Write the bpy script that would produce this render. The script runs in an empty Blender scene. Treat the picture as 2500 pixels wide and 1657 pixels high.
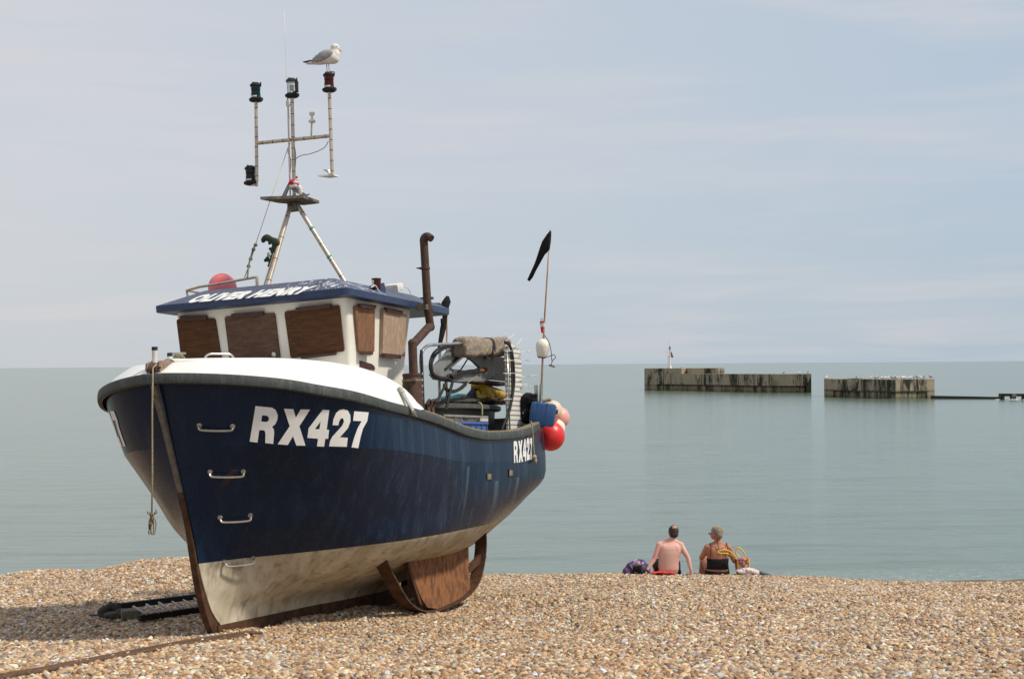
import bpy, bmesh, math, random
import numpy as np
from mathutils import Vector, Matrix, Quaternion
from mathutils.bvhtree import BVHTree
from mathutils.geometry import tessellate_polygon
R = math.radians
random.seed(7)
SC = bpy.context.scene
COL = SC.collection

# ------------------------------------------------------------------ camera
F = 3472.0; CX, CY = 1250.0, 828.5; EYE = 5.0          # photo pixels of a 2500 px wide frame
pitch = math.atan(61 / F); roll = R(0.39)
fw = Vector((0, math.cos(pitch), math.sin(pitch))); r0 = Vector((1, 0, 0)); u0 = r0.cross(fw)
rt = r0 * math.cos(roll) - u0 * math.sin(roll); up = rt.cross(fw)
cam_d = bpy.data.cameras.new("camera"); cam = bpy.data.objects.new("camera", cam_d); COL.objects.link(cam)
cam.matrix_world = Matrix(((rt.x, up.x, -fw.x, 0), (rt.y, up.y, -fw.y, 0), (rt.z, up.z, -fw.z, EYE), (0, 0, 0, 1)))
cam_d.sensor_width = 36; cam_d.lens = F / 2500 * 36; cam_d.clip_start = 0.1; cam_d.clip_end = 80000
SC.camera = cam
CAMP = Vector((0, 0, EYE))

# ------------------------------------------------------------------ sun, sky, exposure
sun_dir = Vector((0.585, -0.15, 0.797)).normalized()
sd = bpy.data.lights.new("sun", 'SUN'); sd.energy = 3.4; sd.angle = R(4.5); sd.color = (1.0, 0.925, 0.80)
so = bpy.data.objects.new("sun", sd); COL.objects.link(so)
so.rotation_euler = sun_dir.to_track_quat('Z', 'Y').to_euler(); so.location = (20, -10, 20)
W = bpy.data.worlds.new("World"); SC.world = W; W.use_nodes = True
nt = W.node_tree; N = nt.nodes; L = nt.links
for n in list(N): N.remove(n)
out = N.new('ShaderNodeOutputWorld'); bg = N.new('ShaderNodeBackground'); bg.inputs[1].default_value = 0.1
sky = N.new('ShaderNodeTexSky'); sky.sky_type = 'NISHITA'; sky.sun_disc = False
sky.sun_elevation = math.asin(sun_dir.z); sky.sun_rotation = math.atan2(sun_dir.x, sun_dir.y)
sky.air_density = 1.2; sky.dust_density = 2.0
tc = N.new('ShaderNodeTexCoord'); sep = N.new('ShaderNodeSeparateXYZ'); L.new(tc.outputs['Generated'], sep.inputs[0])
def nmath(op, a, b=None, clamp=False, tree=nt):
    m = tree.nodes.new('ShaderNodeMath'); m.operation = op; m.use_clamp = clamp
    for i, v in enumerate((a, b)):
        if v is None: continue
        if isinstance(v, (int, float)): m.inputs[i].default_value = v
        else: tree.links.new(v, m.inputs[i])
    return m.outputs[0]
def nmix(fac, a, b, tree=nt, mode='MIX'):
    m = tree.nodes.new('ShaderNodeMix'); m.data_type = 'RGBA'; m.blend_type = mode
    if isinstance(fac, (int, float)): m.inputs[0].default_value = fac
    else: tree.links.new(fac, m.inputs[0])
    for i, v in ((6, a), (7, b)):
        if isinstance(v, (tuple, list)): m.inputs[i].default_value = (*v[:3], 1)
        else: tree.links.new(v, m.inputs[i])
    return m.outputs[2]
def nramp(x, stops, tree=nt):
    r = tree.nodes.new('ShaderNodeValToRGB'); tree.links.new(x, r.inputs[0]); e = r.color_ramp.elements
    while len(e) < len(stops): e.new(0.5)
    for el, (p, c) in zip(e, stops):
        el.position = p; el.color = (*c[:3], 1) if isinstance(c, (tuple, list)) else (c, c, c, 1)
    return r.outputs[0]
def nnoise(vec, scale, detail=4, rough=0.55, tree=nt, dist=0.0):
    n = tree.nodes.new('ShaderNodeTexNoise'); n.inputs['Scale'].default_value = scale
    n.inputs['Detail'].default_value = detail; n.inputs['Roughness'].default_value = rough; n.inputs['Distortion'].default_value = dist
    if vec is not None: tree.links.new(vec, n.inputs['Vector'])
    return n.outputs['Fac']
def nmap(vec, sc=(1, 1, 1), loc=(0, 0, 0), rot=(0, 0, 0), tree=nt):
    m = tree.nodes.new('ShaderNodeMapping'); tree.links.new(vec, m.inputs[0])
    m.inputs['Scale'].default_value = sc; m.inputs['Location'].default_value = loc; m.inputs['Rotation'].default_value = rot
    return m.outputs[0]
# thin high cloud over a hazy blue; the haze is whiter low down and towards the left, bluer to the right
az = nmath('DIVIDE', sep.outputs[0], nmath('MAXIMUM', nmath('ABSOLUTE', sep.outputs[1]), 0.2))
blue = nramp(nmath('MULTIPLY', az, 1.1), [(0.0, 0.0), (1.0, 1.0)])
tb = nmath('ADD', nmath('MULTIPLY', az, 1.35), 0.45, True)
lo = nmath('SUBTRACT', 1.0, nmath('MULTIPLY', nmath('ABSOLUTE', sep.outputs[2]), 7.0, True), True)
hz_l = nmix(lo, (5.9, 6.15, 6.65), (5.5, 5.95, 6.35)); hz_r = nmix(lo, (4.4, 5.3, 6.35), (4.1, 5.1, 6.05))
hz = nmix(tb, hz_l, hz_r)
cl1 = nnoise(nmap(tc.outputs['Generated'], (1.6, 1.6, 11), (0.4, 0, 0.3), (0, R(4), 0)), 2.2, 5, 0.5, dist=0.4)
cl2 = nnoise(nmap(tc.outputs['Generated'], (2.2, 2.2, 26), (3.1, 0, 1.3), (0, R(-3), 0)), 2.6, 5, 0.5, dist=0.6)
cf = nmath('MULTIPLY', nmath('MULTIPLY', nramp(cl1, [(0.38, 0.0), (0.66, 1.0)]), nramp(cl2, [(0.36, 0.2), (0.60, 1.0)])), 0.62)
cloudy = nmix(cf, hz, (6.6, 6.35, 6.5))
skyc = nmix(0.9, sky.outputs[0], cloudy)
L.new(skyc, bg.inputs[0]); L.new(bg.outputs[0], out.inputs[0])
SC.view_settings.view_transform = 'Standard'; SC.view_settings.look = 'None'
SC.view_settings.exposure = 0.12; SC.view_settings.gamma = 1.0

# ------------------------------------------------------------------ geometry helpers
def ray(px, py): return fw + rt * ((px - CX) / F) - up * ((py - CY) / F)
def at(px, py, Y):
    d = ray(px, py); return CAMP + d * (Y / d.y)
def pc(tab):
    """smooth monotone interpolation through a table of (x, y)"""
    tab = sorted(tab); xs = [t[0] for t in tab]; ys = [t[1] for t in tab]; n = len(xs)
    dl = [(ys[i+1]-ys[i])/(xs[i+1]-xs[i]) for i in range(n-1)]
    m = [dl[0]] + [0 if dl[i-1]*dl[i] <= 0 else 2*dl[i-1]*dl[i]/(dl[i-1]+dl[i]) for i in range(1, n-1)] + [dl[-1]]
    def f(x):
        if x <= xs[0]: return ys[0]
        if x >= xs[-1]: return ys[-1]
        i = max(k for k in range(n-1) if xs[k] <= x); h = xs[i+1]-xs[i]; t = (x-xs[i])/h
        return ((1+2*t)*(1-t)**2*ys[i] + t*(1-t)**2*h*m[i] + t*t*(3-2*t)*ys[i+1] + t*t*(t-1)*h*m[i+1])
    return f
def catmull(pts, n=8):
    P = [Vector(p) for p in pts]
    if len(P) < 3: return P
    Q = [P[0]*2-P[1]] + P + [P[-1]*2-P[-2]]; o = []
    for i in range(1, len(Q)-2):
        a, b, c, d = Q[i-1], Q[i], Q[i+1], Q[i+2]
        for k in range(n):
            t = k/n; o.append(0.5*((2*b)+(c-a)*t+(2*a-5*b+4*c-d)*t*t+(3*b-a-3*c+d)*t**3))
    o.append(P[-1]); return o

BASE = {}
class MB:
    def __init__(s): s.v = []; s.f = []; s.m = []; s.cur = 0
    def add(s, vs, fs):
        o = len(s.v); s.v += [Vector(v) for v in vs]; s.f += [tuple(i+o for i in f) for f in fs]; s.m += [s.cur]*len(fs); return s
    def box(s, c, size, M=None, bev=0.0):
        bm = bmesh.new(); bmesh.ops.create_cube(bm, size=1)
        for v in bm.verts: v.co = Vector((v.co.x*size[0], v.co.y*size[1], v.co.z*size[2]))
        if bev: bmesh.ops.bevel(bm, geom=bm.edges[:], offset=bev, segments=2, affect='EDGES', profile=0.6)
        return s._bm(bm, c, M)
    def _bm(s, bm, c, M=None):
        bm.verts.index_update(); c = Vector(c)
        vs = [((M @ v.co) if M else v.co) + c for v in bm.verts]
        s.add(vs, [[v.index for v in f.verts] for f in bm.faces]); bm.free(); return s
    def ell(s, c, r, M=None, sub=3):
        bm = bmesh.new(); bmesh.ops.create_icosphere(bm, subdivisions=sub, radius=1)
        for v in bm.verts: v.co = Vector((v.co.x*r[0], v.co.y*r[1], v.co.z*r[2]))
        return s._bm(bm, c, M)
    def tube(s, path, rad, n=10, cap=True, flat=1.0):
        P = [Vector(p) for p in path]; k = len(P)
        if not hasattr(rad, '__len__'): rad = [rad]*k
        if len(rad) != k: rad = [np.interp(i/(k-1), np.linspace(0, 1, len(rad)), rad) for i in range(k)]
        T = [(P[min(i+1, k-1)]-P[max(i-1, 0)]).normalized() for i in range(k)]
        a = Vector((0, 0, 1)) if abs(T[0].z) < 0.9 else Vector((1, 0, 0))
        nx = T[0].cross(a).normalized(); vs = []
        for i in range(k):
            if i: nx = (nx - T[i]*nx.dot(T[i])).normalized()
            ny = T[i].cross(nx)
            for j in range(n):
                g = 2*math.pi*j/n; vs.append(P[i]+(nx*math.cos(g)+ny*math.sin(g)*flat)*rad[i])
        fs = [(i*n+j, i*n+(j+1) % n, (i+1)*n+(j+1) % n, (i+1)*n+j) for i in range(k-1) for j in range(n)]
        if cap: fs += [tuple(range(n))[::-1], tuple((k-1)*n+j for j in range(n))]
        return s.add(vs, fs)
    def lathe(s, prof, c=(0, 0, 0), ax=(0, 0, 1), n=20):
        q = Vector((0, 0, 1)).rotation_difference(Vector(ax).normalized()).to_matrix(); c = Vector(c); vs = []; k = len(prof)
        for r, z in prof:
            for j in range(n):
                g = 2*math.pi*j/n; vs.append(c + q @ Vector((r*math.cos(g), r*math.sin(g), z)))
        fs = [(i*n+j, i*n+(j+1) % n, (i+1)*n+(j+1) % n, (i+1)*n+j) for i in range(k-1) for j in range(n)]
        fs += [tuple(range(n))[::-1], tuple((k-1)*n+j for j in range(n))]
        return s.add(vs, fs)
    def loft(s, rings, cap=True, closed=True):
        n = len(rings[0]); vs = [p for r in rings for p in r]; w = n if closed else n-1
        fs = [(i*n+j, i*n+(j+1) % n, (i+1)*n+(j+1) % n, (i+1)*n+j) for i in range(len(rings)-1) for j in range(w)]
        if cap: fs += [tuple(range(n))[::-1], tuple((len(rings)-1)*n+j for j in range(n))]
        return s.add(vs, fs)
    def prism(s, poly, d, hole=None):
        """planar polygon (3D points) pushed along vector d, optional hole"""
        loops = [[Vector(p) for p in poly]] + ([[Vector(p) for p in hole]] if hole else [])
        tri = tessellate_polygon(loops); flat = [p for l in loops for p in l]; n = len(flat); d = Vector(d)
        vs = flat + [p+d for p in flat]; fs = [tuple(t) for t in tri] + [tuple(i+n for i in reversed(t)) for t in tri]
        o = 0
        for l in loops:
            m = len(l); fs += [(o+i, o+(i+1) % m, o+(i+1) % m+n, o+i+n) for i in range(m)]; o += m
        return s.add(vs, fs)
    def build(s, name, mat, parent=None, smooth=False, fix=True, auto=None, jit=0.0):
        me = bpy.data.meshes.new(name); off = BASE.get(parent.name, Vector()) if parent else Vector()
        me.from_pydata([tuple(v-off) for v in s.v], [], s.f)
        mats = mat if isinstance(mat, (list, tuple)) else [mat]
        for m_ in mats: me.materials.append(m_)
        if len(mats) > 1: me.polygons.foreach_set('material_index', s.m)
        if fix:
            bm = bmesh.new(); bm.from_mesh(me); bmesh.ops.recalc_face_normals(bm, faces=bm.faces); bm.to_mesh(me); bm.free()
        if smooth or auto:
            me.polygons.foreach_set('use_smooth', [True]*len(me.polygons))
            if auto: me.set_sharp_from_angle(angle=R(auto))
        o = bpy.data.objects.new(name, me); COL.objects.link(o)
        if parent: o.parent = parent; BASE[o.name] = off
        return o
def buildsplit(mb_, name, mt, parent=None, gap=0.004, **kw):
    """each separate piece becomes an object of its own"""
    n = len(mb_.v); pa = list(range(n))
    def fd_(i):
        while pa[i] != i: pa[i] = pa[pa[i]]; i = pa[i]
        return i
    for f in mb_.f:
        for k in f[1:]: pa[fd_(k)] = fd_(f[0])
    g = {}
    for f in mb_.f: g.setdefault(fd_(f[0]), []).append(f)
    cl = []
    for fs_ in g.values():
        ids = {i for f in fs_ for i in f}; lo_ = [min(mb_.v[i][a] for i in ids)-gap for a in range(3)]; hi_ = [max(mb_.v[i][a] for i in ids)+gap for a in range(3)]; cl.append([lo_, hi_, list(fs_)])
    ch = True
    while ch:
        ch = False
        for i in range(len(cl)):
            for j in range(i+1, len(cl)):
                if all(cl[i][0][a] <= cl[j][1][a] and cl[j][0][a] <= cl[i][1][a] for a in range(3)):
                    cl[i] = [[min(cl[i][0][a], cl[j][0][a]) for a in range(3)], [max(cl[i][1][a], cl[j][1][a]) for a in range(3)], cl[i][2]+cl[j][2]]; cl.pop(j); ch = True; break
            if ch: break
    os_ = []
    for _, _, fs_ in cl:
        ids = sorted({i for f in fs_ for i in f}); mp2 = {i: k for k, i in enumerate(ids)}; q = MB(); q.add([mb_.v[i] for i in ids], [tuple(mp2[i] for i in f) for f in fs_]); os_.append(q.build(name, mt, parent, **kw))
    return os_
def tag(o, label=None, cat=None, group=None, kind=None):
    for k, v in (('label', label), ('category', cat), ('group', group), ('kind', kind)):
        if v: o[k] = v
    return o
def remeshed(mb, name, mat, parent, vox=0.01, smooth=3, fac=0.5):
    o = mb.build(name, mat, None, fix=True)
    m = o.modifiers.new('r', 'REMESH'); m.mode = 'VOXEL'; m.voxel_size = vox; m.use_smooth_shade = True
    if smooth: q = o.modifiers.new('s', 'SMOOTH'); q.iterations = smooth; q.factor = fac
    dg = bpy.context.evaluated_depsgraph_get(); me = bpy.data.meshes.new_from_object(o.evaluated_get(dg))
    old = o.data; bpy.data.objects.remove(o); bpy.data.meshes.remove(old)
    me.name = name
    if not me.materials: me.materials.append(mat)
    o = bpy.data.objects.new(name, me); COL.objects.link(o)
    if parent:
        off = BASE.get(parent.name, Vector()); me.transform(Matrix.Translation(-off)); o.parent = parent; BASE[o.name] = off
    me.polygons.foreach_set('use_smooth', [True]*len(me.polygons))
    return o

# ------------------------------------------------------------------ materials
def mat(name, col, rough=0.6, metal=0.0, col2=None, scale=8.0, bump=0.0, bscale=None, stretch=(1, 1, 1), spec=0.5, contrast=(0.35, 0.65), coat=0.0, bdist=0.01):
    m = bpy.data.materials.new(name); m.use_nodes = True; t = m.node_tree; b = t.nodes['Principled BSDF']
    b.inputs['Roughness'].default_value = rough; b.inputs['Metallic'].default_value = metal
    b.inputs['Specular IOR Level'].default_value = spec; b.inputs['Coat Weight'].default_value = coat
    tcn = t.nodes.new('ShaderNodeTexCoord'); v = nmap(tcn.outputs['Object'], stretch, tree=t)
    if col2 is not None:
        n = nnoise(v, scale, 6, 0.6, t); k = nramp(n, [(contrast[0], 0.0), (contrast[1], 1.0)], t)
        t.links.new(nmix(k, col, col2, t), b.inputs['Base Color'])
        rr = t.nodes.new('ShaderNodeMapRange'); t.links.new(n, rr.inputs[0]); rr.inputs[3].default_value = rough*0.85; rr.inputs[4].default_value = min(1, rough*1.2)
        t.links.new(rr.outputs[0], b.inputs['Roughness'])
    else: b.inputs['Base Color'].default_value = (*col, 1)
    if bump:
        bn = t.nodes.new('ShaderNodeBump'); bn.inputs['Strength'].default_value = bump; bn.inputs['Distance'].default_value = bdist
        t.links.new(nnoise(v, bscale or scale*3, 4, 0.6, t), bn.inputs['Height']); t.links.new(bn.outputs[0], b.inputs['Normal'])
    return m
M = {}
M['band'] = mat('grey_rubbing_paint', (0.060, 0.070, 0.068), 0.62, col2=(0.038, 0.046, 0.046), scale=30, bump=0.15)
t = M['band'].node_tree; b = t.nodes['Principled BSDF']; src = b.inputs['Base Color'].links[0].from_socket; tcn = t.nodes.new('ShaderNodeTexCoord')
t.links.new(nmix(nramp(nnoise(tcn.outputs['Object'], 26, 2, .5, t), [(.735, 0), (.75, .8)], t), nmix(nramp(nnoise(nmap(tcn.outputs['Object'], (9, 9, 1), tree=t), 3, 5, .6, t), [(.5, 0), (.7, .5)], t), src, (.15, .15, .14), t), (.28, .16, .06), t), b.inputs['Base Color'])
M['rail'] = mat('worn_rail', (0.30, 0.24, 0.15), 0.8, col2=(0.13, 0.10, 0.07), scale=14, bump=0.3)
M['white'] = mat('white_gelcoat', (0.80, 0.79, 0.75), 0.35, col2=(0.72, 0.70, 0.64), scale=3, contrast=(0.45, 0.8))
M['house'] = mat('wheelhouse_paint', (0.80, 0.765, 0.68), 0.45, col2=(0.68, 0.62, 0.51), scale=2.2, contrast=(0.45, 0.85))
M['letter'] = mat('white_lettering', (0.78, 0.77, 0.75), 0.4)
M['roof'] = mat('blue_roof_paint', (0.040, 0.052, 0.098), 0.5, col2=(0.055, 0.070, 0.12), scale=5)
M['roofd'] = mat('blue_fascia_paint', (0.020, 0.038, 0.095), 0.4, col2=(0.03, 0.05, 0.11), scale=6)
M['ply'] = mat('plywood_board', (0.120, 0.050, 0.022), 0.75, spec=.15, col2=(0.066, 0.034, 0.018), scale=5, stretch=(1, 1, 6), bump=0.25, bscale=30)
M['ply2'] = mat('grey_brown_plywood', (0.085, 0.043, 0.025), 0.65, spec=.25, col2=(0.135, 0.08, 0.053), scale=6, stretch=(1, 1, 5), bump=0.25, bscale=30)
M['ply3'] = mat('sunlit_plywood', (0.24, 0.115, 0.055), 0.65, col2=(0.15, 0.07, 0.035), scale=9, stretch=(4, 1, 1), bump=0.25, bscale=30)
M['ply4'] = mat('bleached_plywood', (0.34, 0.235, 0.16), 0.8, col2=(0.52, 0.45, 0.38), scale=9, stretch=(4, 1, 1), contrast=(0.5, 0.8), bump=0.2, bscale=30)
for k_n in ('ply', 'ply2', 'ply3', 'ply4'):
    t = M[k_n].node_tree; b = t.nodes['Principled BSDF']; src = b.inputs['Base Color'].links[0].from_socket; tcn = t.nodes.new('ShaderNodeTexCoord')
    a_ = nramp(nnoise(nmap(tcn.outputs['Object'], (3, 3, 9), (k_n == 'ply2', 2, 1), (.4, 0, 0), tree=t), 4.5, 9, .75, t, 1.0), [(.60, 0), (.66, 1)], t); e_ = nramp(nnoise(tcn.outputs['Object'], 2.5, 3, .5, t), [(.45, 0), (.62, 1)], t)
    t.links.new(nmix(nmath('MULTIPLY', nmath('MULTIPLY', a_, e_, tree=t), .55, tree=t), src, (.36, .30, .25), t), b.inputs['Base Color'])
M['cleat'] = mat('brown_batten', (0.075, 0.03, 0.02), 0.6, col2=(0.05, 0.022, 0.016), scale=12)
M['steel'] = mat('weathered_steel_tube', (0.56, 0.47, 0.37), 0.35, 0.5, col2=(0.42, 0.31, 0.20), scale=16, contrast=(0.45, 0.75))
M['inox'] = mat('stainless_tube', (0.62, 0.61, 0.58), 0.28, 0.85, col2=(0.42, 0.39, 0.34), scale=10)
M['rust'] = mat('rusty_steel', (0.105, 0.05, 0.026), 0.85, col2=(0.05, 0.026, 0.017), scale=9, bump=0.5, stretch=(1, 1, 1), spec=0.2)
M['rustp'] = mat('flaking_rust_plate', (0.27, 0.12, 0.05), 0.85, col2=(0.13, 0.058, 0.035), scale=7, bump=0.6, stretch=(2.2, 1, 1.1), spec=0.2, contrast=(0.42, 0.62))
M['stemg'] = mat('grey_brown_stem_strip', (0.15, 0.14, 0.125), 0.7, 0.1, col2=(0.09, 0.07, 0.05), scale=14)
M['exh'] = mat('rusted_exhaust_pipe', (0.105, 0.058, 0.042), 0.75, 0.1, col2=(0.06, 0.035, 0.028), scale=12, bump=0.3, spec=0.3)
M['black'] = mat('black_rubber', (0.012, 0.012, 0.012), 0.65, spec=.3, col2=(0.03, 0.029, 0.027), scale=20)
M['blackcloth'] = mat('black_cloth', (0.009, 0.009, 0.010), 0.9, col2=(0.02, 0.02, 0.021), scale=25, bump=0.4, bscale=50, spec=0.15)
M['grey'] = mat('grey_painted_metal', (0.23, 0.235, 0.235), 0.5, 0.2, col2=(0.12, 0.11, 0.10), scale=6, contrast=(0.5, 0.8))
M['pad'] = mat('grey_brown_carpet', (0.36, 0.30, 0.235), 0.95, col2=(0.22, 0.18, 0.14), scale=22, bump=0.9, bscale=120, spec=0.1)
M['dark'] = mat('dark_plastic', (0.022, 0.022, 0.02), 0.5, col2=(0.045, 0.042, 0.036), scale=10)
M['yellow'] = mat('yellow_oilskin', (0.62, 0.42, 0.02), 0.42, col2=(0.50, 0.31, 0.02), scale=8)
M['cyan'] = mat('pale_blue_netting', (0.12, 0.36, 0.40), 0.85, col2=(0.06, 0.20, 0.24), scale=30, bump=1.0, bscale=90)
M['net'] = mat('brown_netting', (0.10, 0.085, 0.06), 0.95, col2=(0.03, 0.03, 0.026), scale=30, bump=1.0, bscale=90)
M['bluebin'] = mat('blue_crate_plastic', (0.06, 0.115, 0.32), 0.5, col2=(0.06, 0.12, 0.36), scale=9)
M['greybin'] = mat('grey_crate_plastic', (0.27, 0.25, 0.215), 0.7, col2=(0.17, 0.155, 0.13), scale=9)
M['palebin'] = mat('pale_crate_plastic', (0.52, 0.50, 0.45), 0.7, col2=(0.40, 0.37, 0.32), scale=9)
M['drum'] = mat('blue_drum_plastic', (0.022, 0.085, 0.24), 0.5, col2=(0.05, 0.12, 0.26), scale=6, contrast=(0.45, 0.8), bump=0.2)
M['red'] = mat('red_float_vinyl', (0.72, 0.022, 0.024), 0.36, col2=(0.66, 0.03, 0.03), scale=5)
M['pink'] = mat('faded_pink_float_vinyl', (0.78, 0.40, 0.36), 0.45, col2=(0.72, 0.33, 0.29), scale=4)
M['pinkr'] = mat('pink_red_float_vinyl', (0.80, 0.15, 0.17), 0.45, col2=(0.82, 0.22, 0.23), scale=4)
M['cream'] = mat('cream_float_vinyl', (0.74, 0.60, 0.44), 0.5, col2=(0.66, 0.52, 0.38), scale=6)
M['pwhite'] = mat('white_float_plastic', (0.76, 0.72, 0.62), 0.55, col2=(0.60, 0.54, 0.42), scale=14, contrast=(0.5, 0.9), bump=0.3)
M['bamboo'] = mat('bamboo_cane', (0.52, 0.33, 0.19), 0.55, col2=(0.30, 0.15, 0.08), scale=12, stretch=(1, 1, .3))
M['rope'] = mat('old_rope', (0.42, 0.37, 0.24), 0.95, col2=(0.26, 0.22, 0.13), scale=60, bump=0.8, bscale=160)
M['gropes'] = mat('green_grey_rope', (0.20, 0.20, 0.12), 0.95, col2=(0.10, 0.11, 0.07), scale=60, bump=0.8, bscale=160)
M['wood'] = mat('grey_driftwood', (0.20, 0.17, 0.13), 0.9, col2=(0.08, 0.07, 0.05), scale=12, stretch=(4, 1, 1), bump=0.6)
M['greenrag'] = mat('dark_green_rag', (0.045, 0.06, 0.025), 0.8, col2=(0.015, 0.022, 0.012), scale=16, bump=0.5)
M['mint'] = mat('pale_green_rag', (0.28, 0.38, 0.32), 0.8)
M['toyw'] = mat('white_plush', (0.74, 0.72, 0.70), 0.95, bump=0.6, col2=(0.66, 0.62, 0.60), scale=40)
M['toyr'] = mat('red_plush', (0.62, 0.02, 0.025), 0.9, bump=0.6, col2=(0.45, 0.02, 0.02), scale=40)
M['whitep'] = mat('white_plastic', (0.76, 0.74, 0.68), 0.4, col2=(0.6, 0.57, 0.5), scale=10)
M['skinm'] = mat('pale_sunburnt_skin', (0.70, 0.41, 0.335), 0.6, col2=(0.60, 0.22, 0.18), scale=3.2, contrast=(0.45, 0.75))
M['skinf'] = mat('tanned_skin', (0.46, 0.20, 0.115), 0.6, col2=(0.36, 0.13, 0.075), scale=4)
M['hairm'] = mat('dark_brown_hair', (0.028, 0.019, 0.014), 0.7, col2=(0.05, 0.035, 0.025), scale=60, bump=1, bscale=90)
M['hairf'] = mat('cropped_grey_hair', (0.42, 0.34, 0.26), 0.8, col2=(0.13, 0.10, 0.075), scale=22, bump=1, bscale=90)
M['towelr'] = mat('red_towel', (0.62, 0.045, 0.05), 0.9)
M['clothp'] = mat('pale_pink_cloth', (0.70, 0.58, 0.55), 0.9, col2=(0.6, 0.47, 0.45), scale=9, bump=0.4)
M['clothd'] = mat('dark_blue_cloth', (0.03, 0.038, 0.05), 0.9, col2=(0.05, 0.06, 0.08), scale=14, bump=0.4)
M['ladderrung'] = mat('pale_rung', (0.34, 0.32, 0.30), 0.6, col2=(0.22, 0.2, 0.18), scale=15)
def glass(name, col, tr=0.75):
    m = mat(name, col, 0.08); b = m.node_tree.nodes['Principled BSDF']; b.inputs['Transmission Weight'].default_value = tr; b.inputs['IOR'].default_value = 1.35; return m
M['gred'] = glass('red_lens', (0.07, 0.004, 0.004), 0.1); M['ggreen'] = glass('green_lens', (0.0015, 0.025, 0.025), 0.1)
M['gclear'] = glass('clear_lens', (0.75, 0.76, 0.78), 0.8); M['gblack'] = glass('dark_lens', (0.015, 0.015, 0.015), 0.0)

# hull paint: navy above the boot line, dirty cream below (follows the boat's own coordinates)
m = bpy.data.materials.new('hull_paint'); m.use_nodes = True; t = m.node_tree; b = t.nodes['Principled BSDF']; M['hull'] = m
tcn = t.nodes.new('ShaderNodeTexCoord'); ob = tcn.outputs['Object']; sx = t.nodes.new('ShaderNodeSeparateXYZ'); t.links.new(ob, sx.inputs[0])
lvl = nmath('ADD', sx.outputs[2], nmath('MULTIPLY', sx.outputs[0], 0.03, tree=t), tree=t)
above = nmath('GREATER_THAN', lvl, 0.818, tree=t)
st = nnoise(nmap(ob, (3.0, 3.0, 0.35), tree=t), 2.4, 7, 0.62, t, 0.3); st2 = nnoise(nmap(ob, (9, 9, 0.8), tree=t), 3.0, 6, 0.7, t)
scr = nnoise(nmap(ob, (16, 16, 1.6), rot=(0, R(18), 0), tree=t), 3.0, 8, 0.72, t, .3)
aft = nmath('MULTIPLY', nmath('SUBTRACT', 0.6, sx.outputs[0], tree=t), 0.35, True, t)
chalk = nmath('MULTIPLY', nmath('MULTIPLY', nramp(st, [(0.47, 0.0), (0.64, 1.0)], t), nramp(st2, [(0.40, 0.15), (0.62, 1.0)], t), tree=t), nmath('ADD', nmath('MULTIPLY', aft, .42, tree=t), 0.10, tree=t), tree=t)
navy = nmix(nramp(nnoise(ob, 0.7, 3, 0.5, t), [(0.35, 0.0), (0.65, 1.0)], t), (0.0035, 0.0125, 0.034), (0.005, 0.017, 0.044), t)
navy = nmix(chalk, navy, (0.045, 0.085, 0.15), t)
navy = nmix(nmath('MULTIPLY', nramp(scr, [(0.655, 0.0), (0.69, 1.0)], t), 0.30, tree=t), navy, (0.16, 0.19, 0.26), t)
dirt = nnoise(nmap(ob, (1.2, 1.2, 1.2), tree=t), 1.9, 6, 0.6, t, 0.5); dirt2 = nnoise(nmap(ob, (2, 2, 0.7), (4, 1, 2), tree=t), 4.5, 7, 0.66, t)
crm = nmix(nramp(dirt, [(0.36, 0.0), (0.66, 1.0)], t), (0.58, 0.52, 0.41), (0.36, 0.29, 0.185), t)
crm = nmix(nramp(dirt2, [(0.50, 0.0), (0.66, 0.7)], t), crm, (0.21, 0.16, 0.095), t)
def weep(u0, w0, wd, ln):     # stains run down from the scuppers and fittings
    du = nmath('ABSOLUTE', nmath('SUBTRACT', nmath('ADD', sx.outputs[0], nmath('MULTIPLY', nmath('SUBTRACT', st2, .5, tree=t), .10, tree=t), tree=t), u0, tree=t), tree=t)
    a_ = nmath('SUBTRACT', 1.0, nmath('MULTIPLY', du, 1/wd, True, t), tree=t); dz = nmath('SUBTRACT', w0, sx.outputs[2], tree=t)
    return nmath('MULTIPLY', nmath('MULTIPLY', a_, nmath('GREATER_THAN', dz, 0, tree=t), tree=t), nmath('SUBTRACT', 1.0, nmath('MULTIPLY', dz, 1/ln, True, t), tree=t), tree=t)
for u0, w0, wd, ln in ((-3.98, 1.50, .10, .62), (-4.74, 1.53, .08, .55), (-3.1, 1.7, .05, .8)): navy = nmix(nmath('MULTIPLY', weep(u0, w0, wd, ln), .75, tree=t), navy, (.10, .135, .17), t)
for u0, w0, wd, ln in ((.47, 2.33, .03, .25), (.55, 1.77, .03, .22), (-5.3, 1.75, .025, .25), (-5.0, 1.72, .02, .2)): navy = nmix(nmath('MULTIPLY', weep(u0, w0, wd, ln), .7, tree=t), navy, (.11, .06, .03), t)
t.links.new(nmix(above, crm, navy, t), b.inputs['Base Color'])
b.inputs['Specular IOR Level'].default_value = 0.22
mr = t.nodes.new('ShaderNodeMapRange'); t.links.new(above, mr.inputs[0]); mr.inputs[3].default_value = 0.75; mr.inputs[4].default_value = 0.20
t.links.new(nmath('ADD', mr.outputs[0], nmath('MULTIPLY', st2, 0.14, tree=t), tree=t), b.inputs['Roughness'])
bn = t.nodes.new('ShaderNodeBump'); bn.inputs['Strength'].default_value = 0.12; bn.inputs['Distance'].default_value = 0.02
t.links.new(nnoise(ob, 3.0, 3, 0.5, t), bn.inputs['Height']); t.links.new(bn.outputs[0], b.inputs['Normal'])
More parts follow.
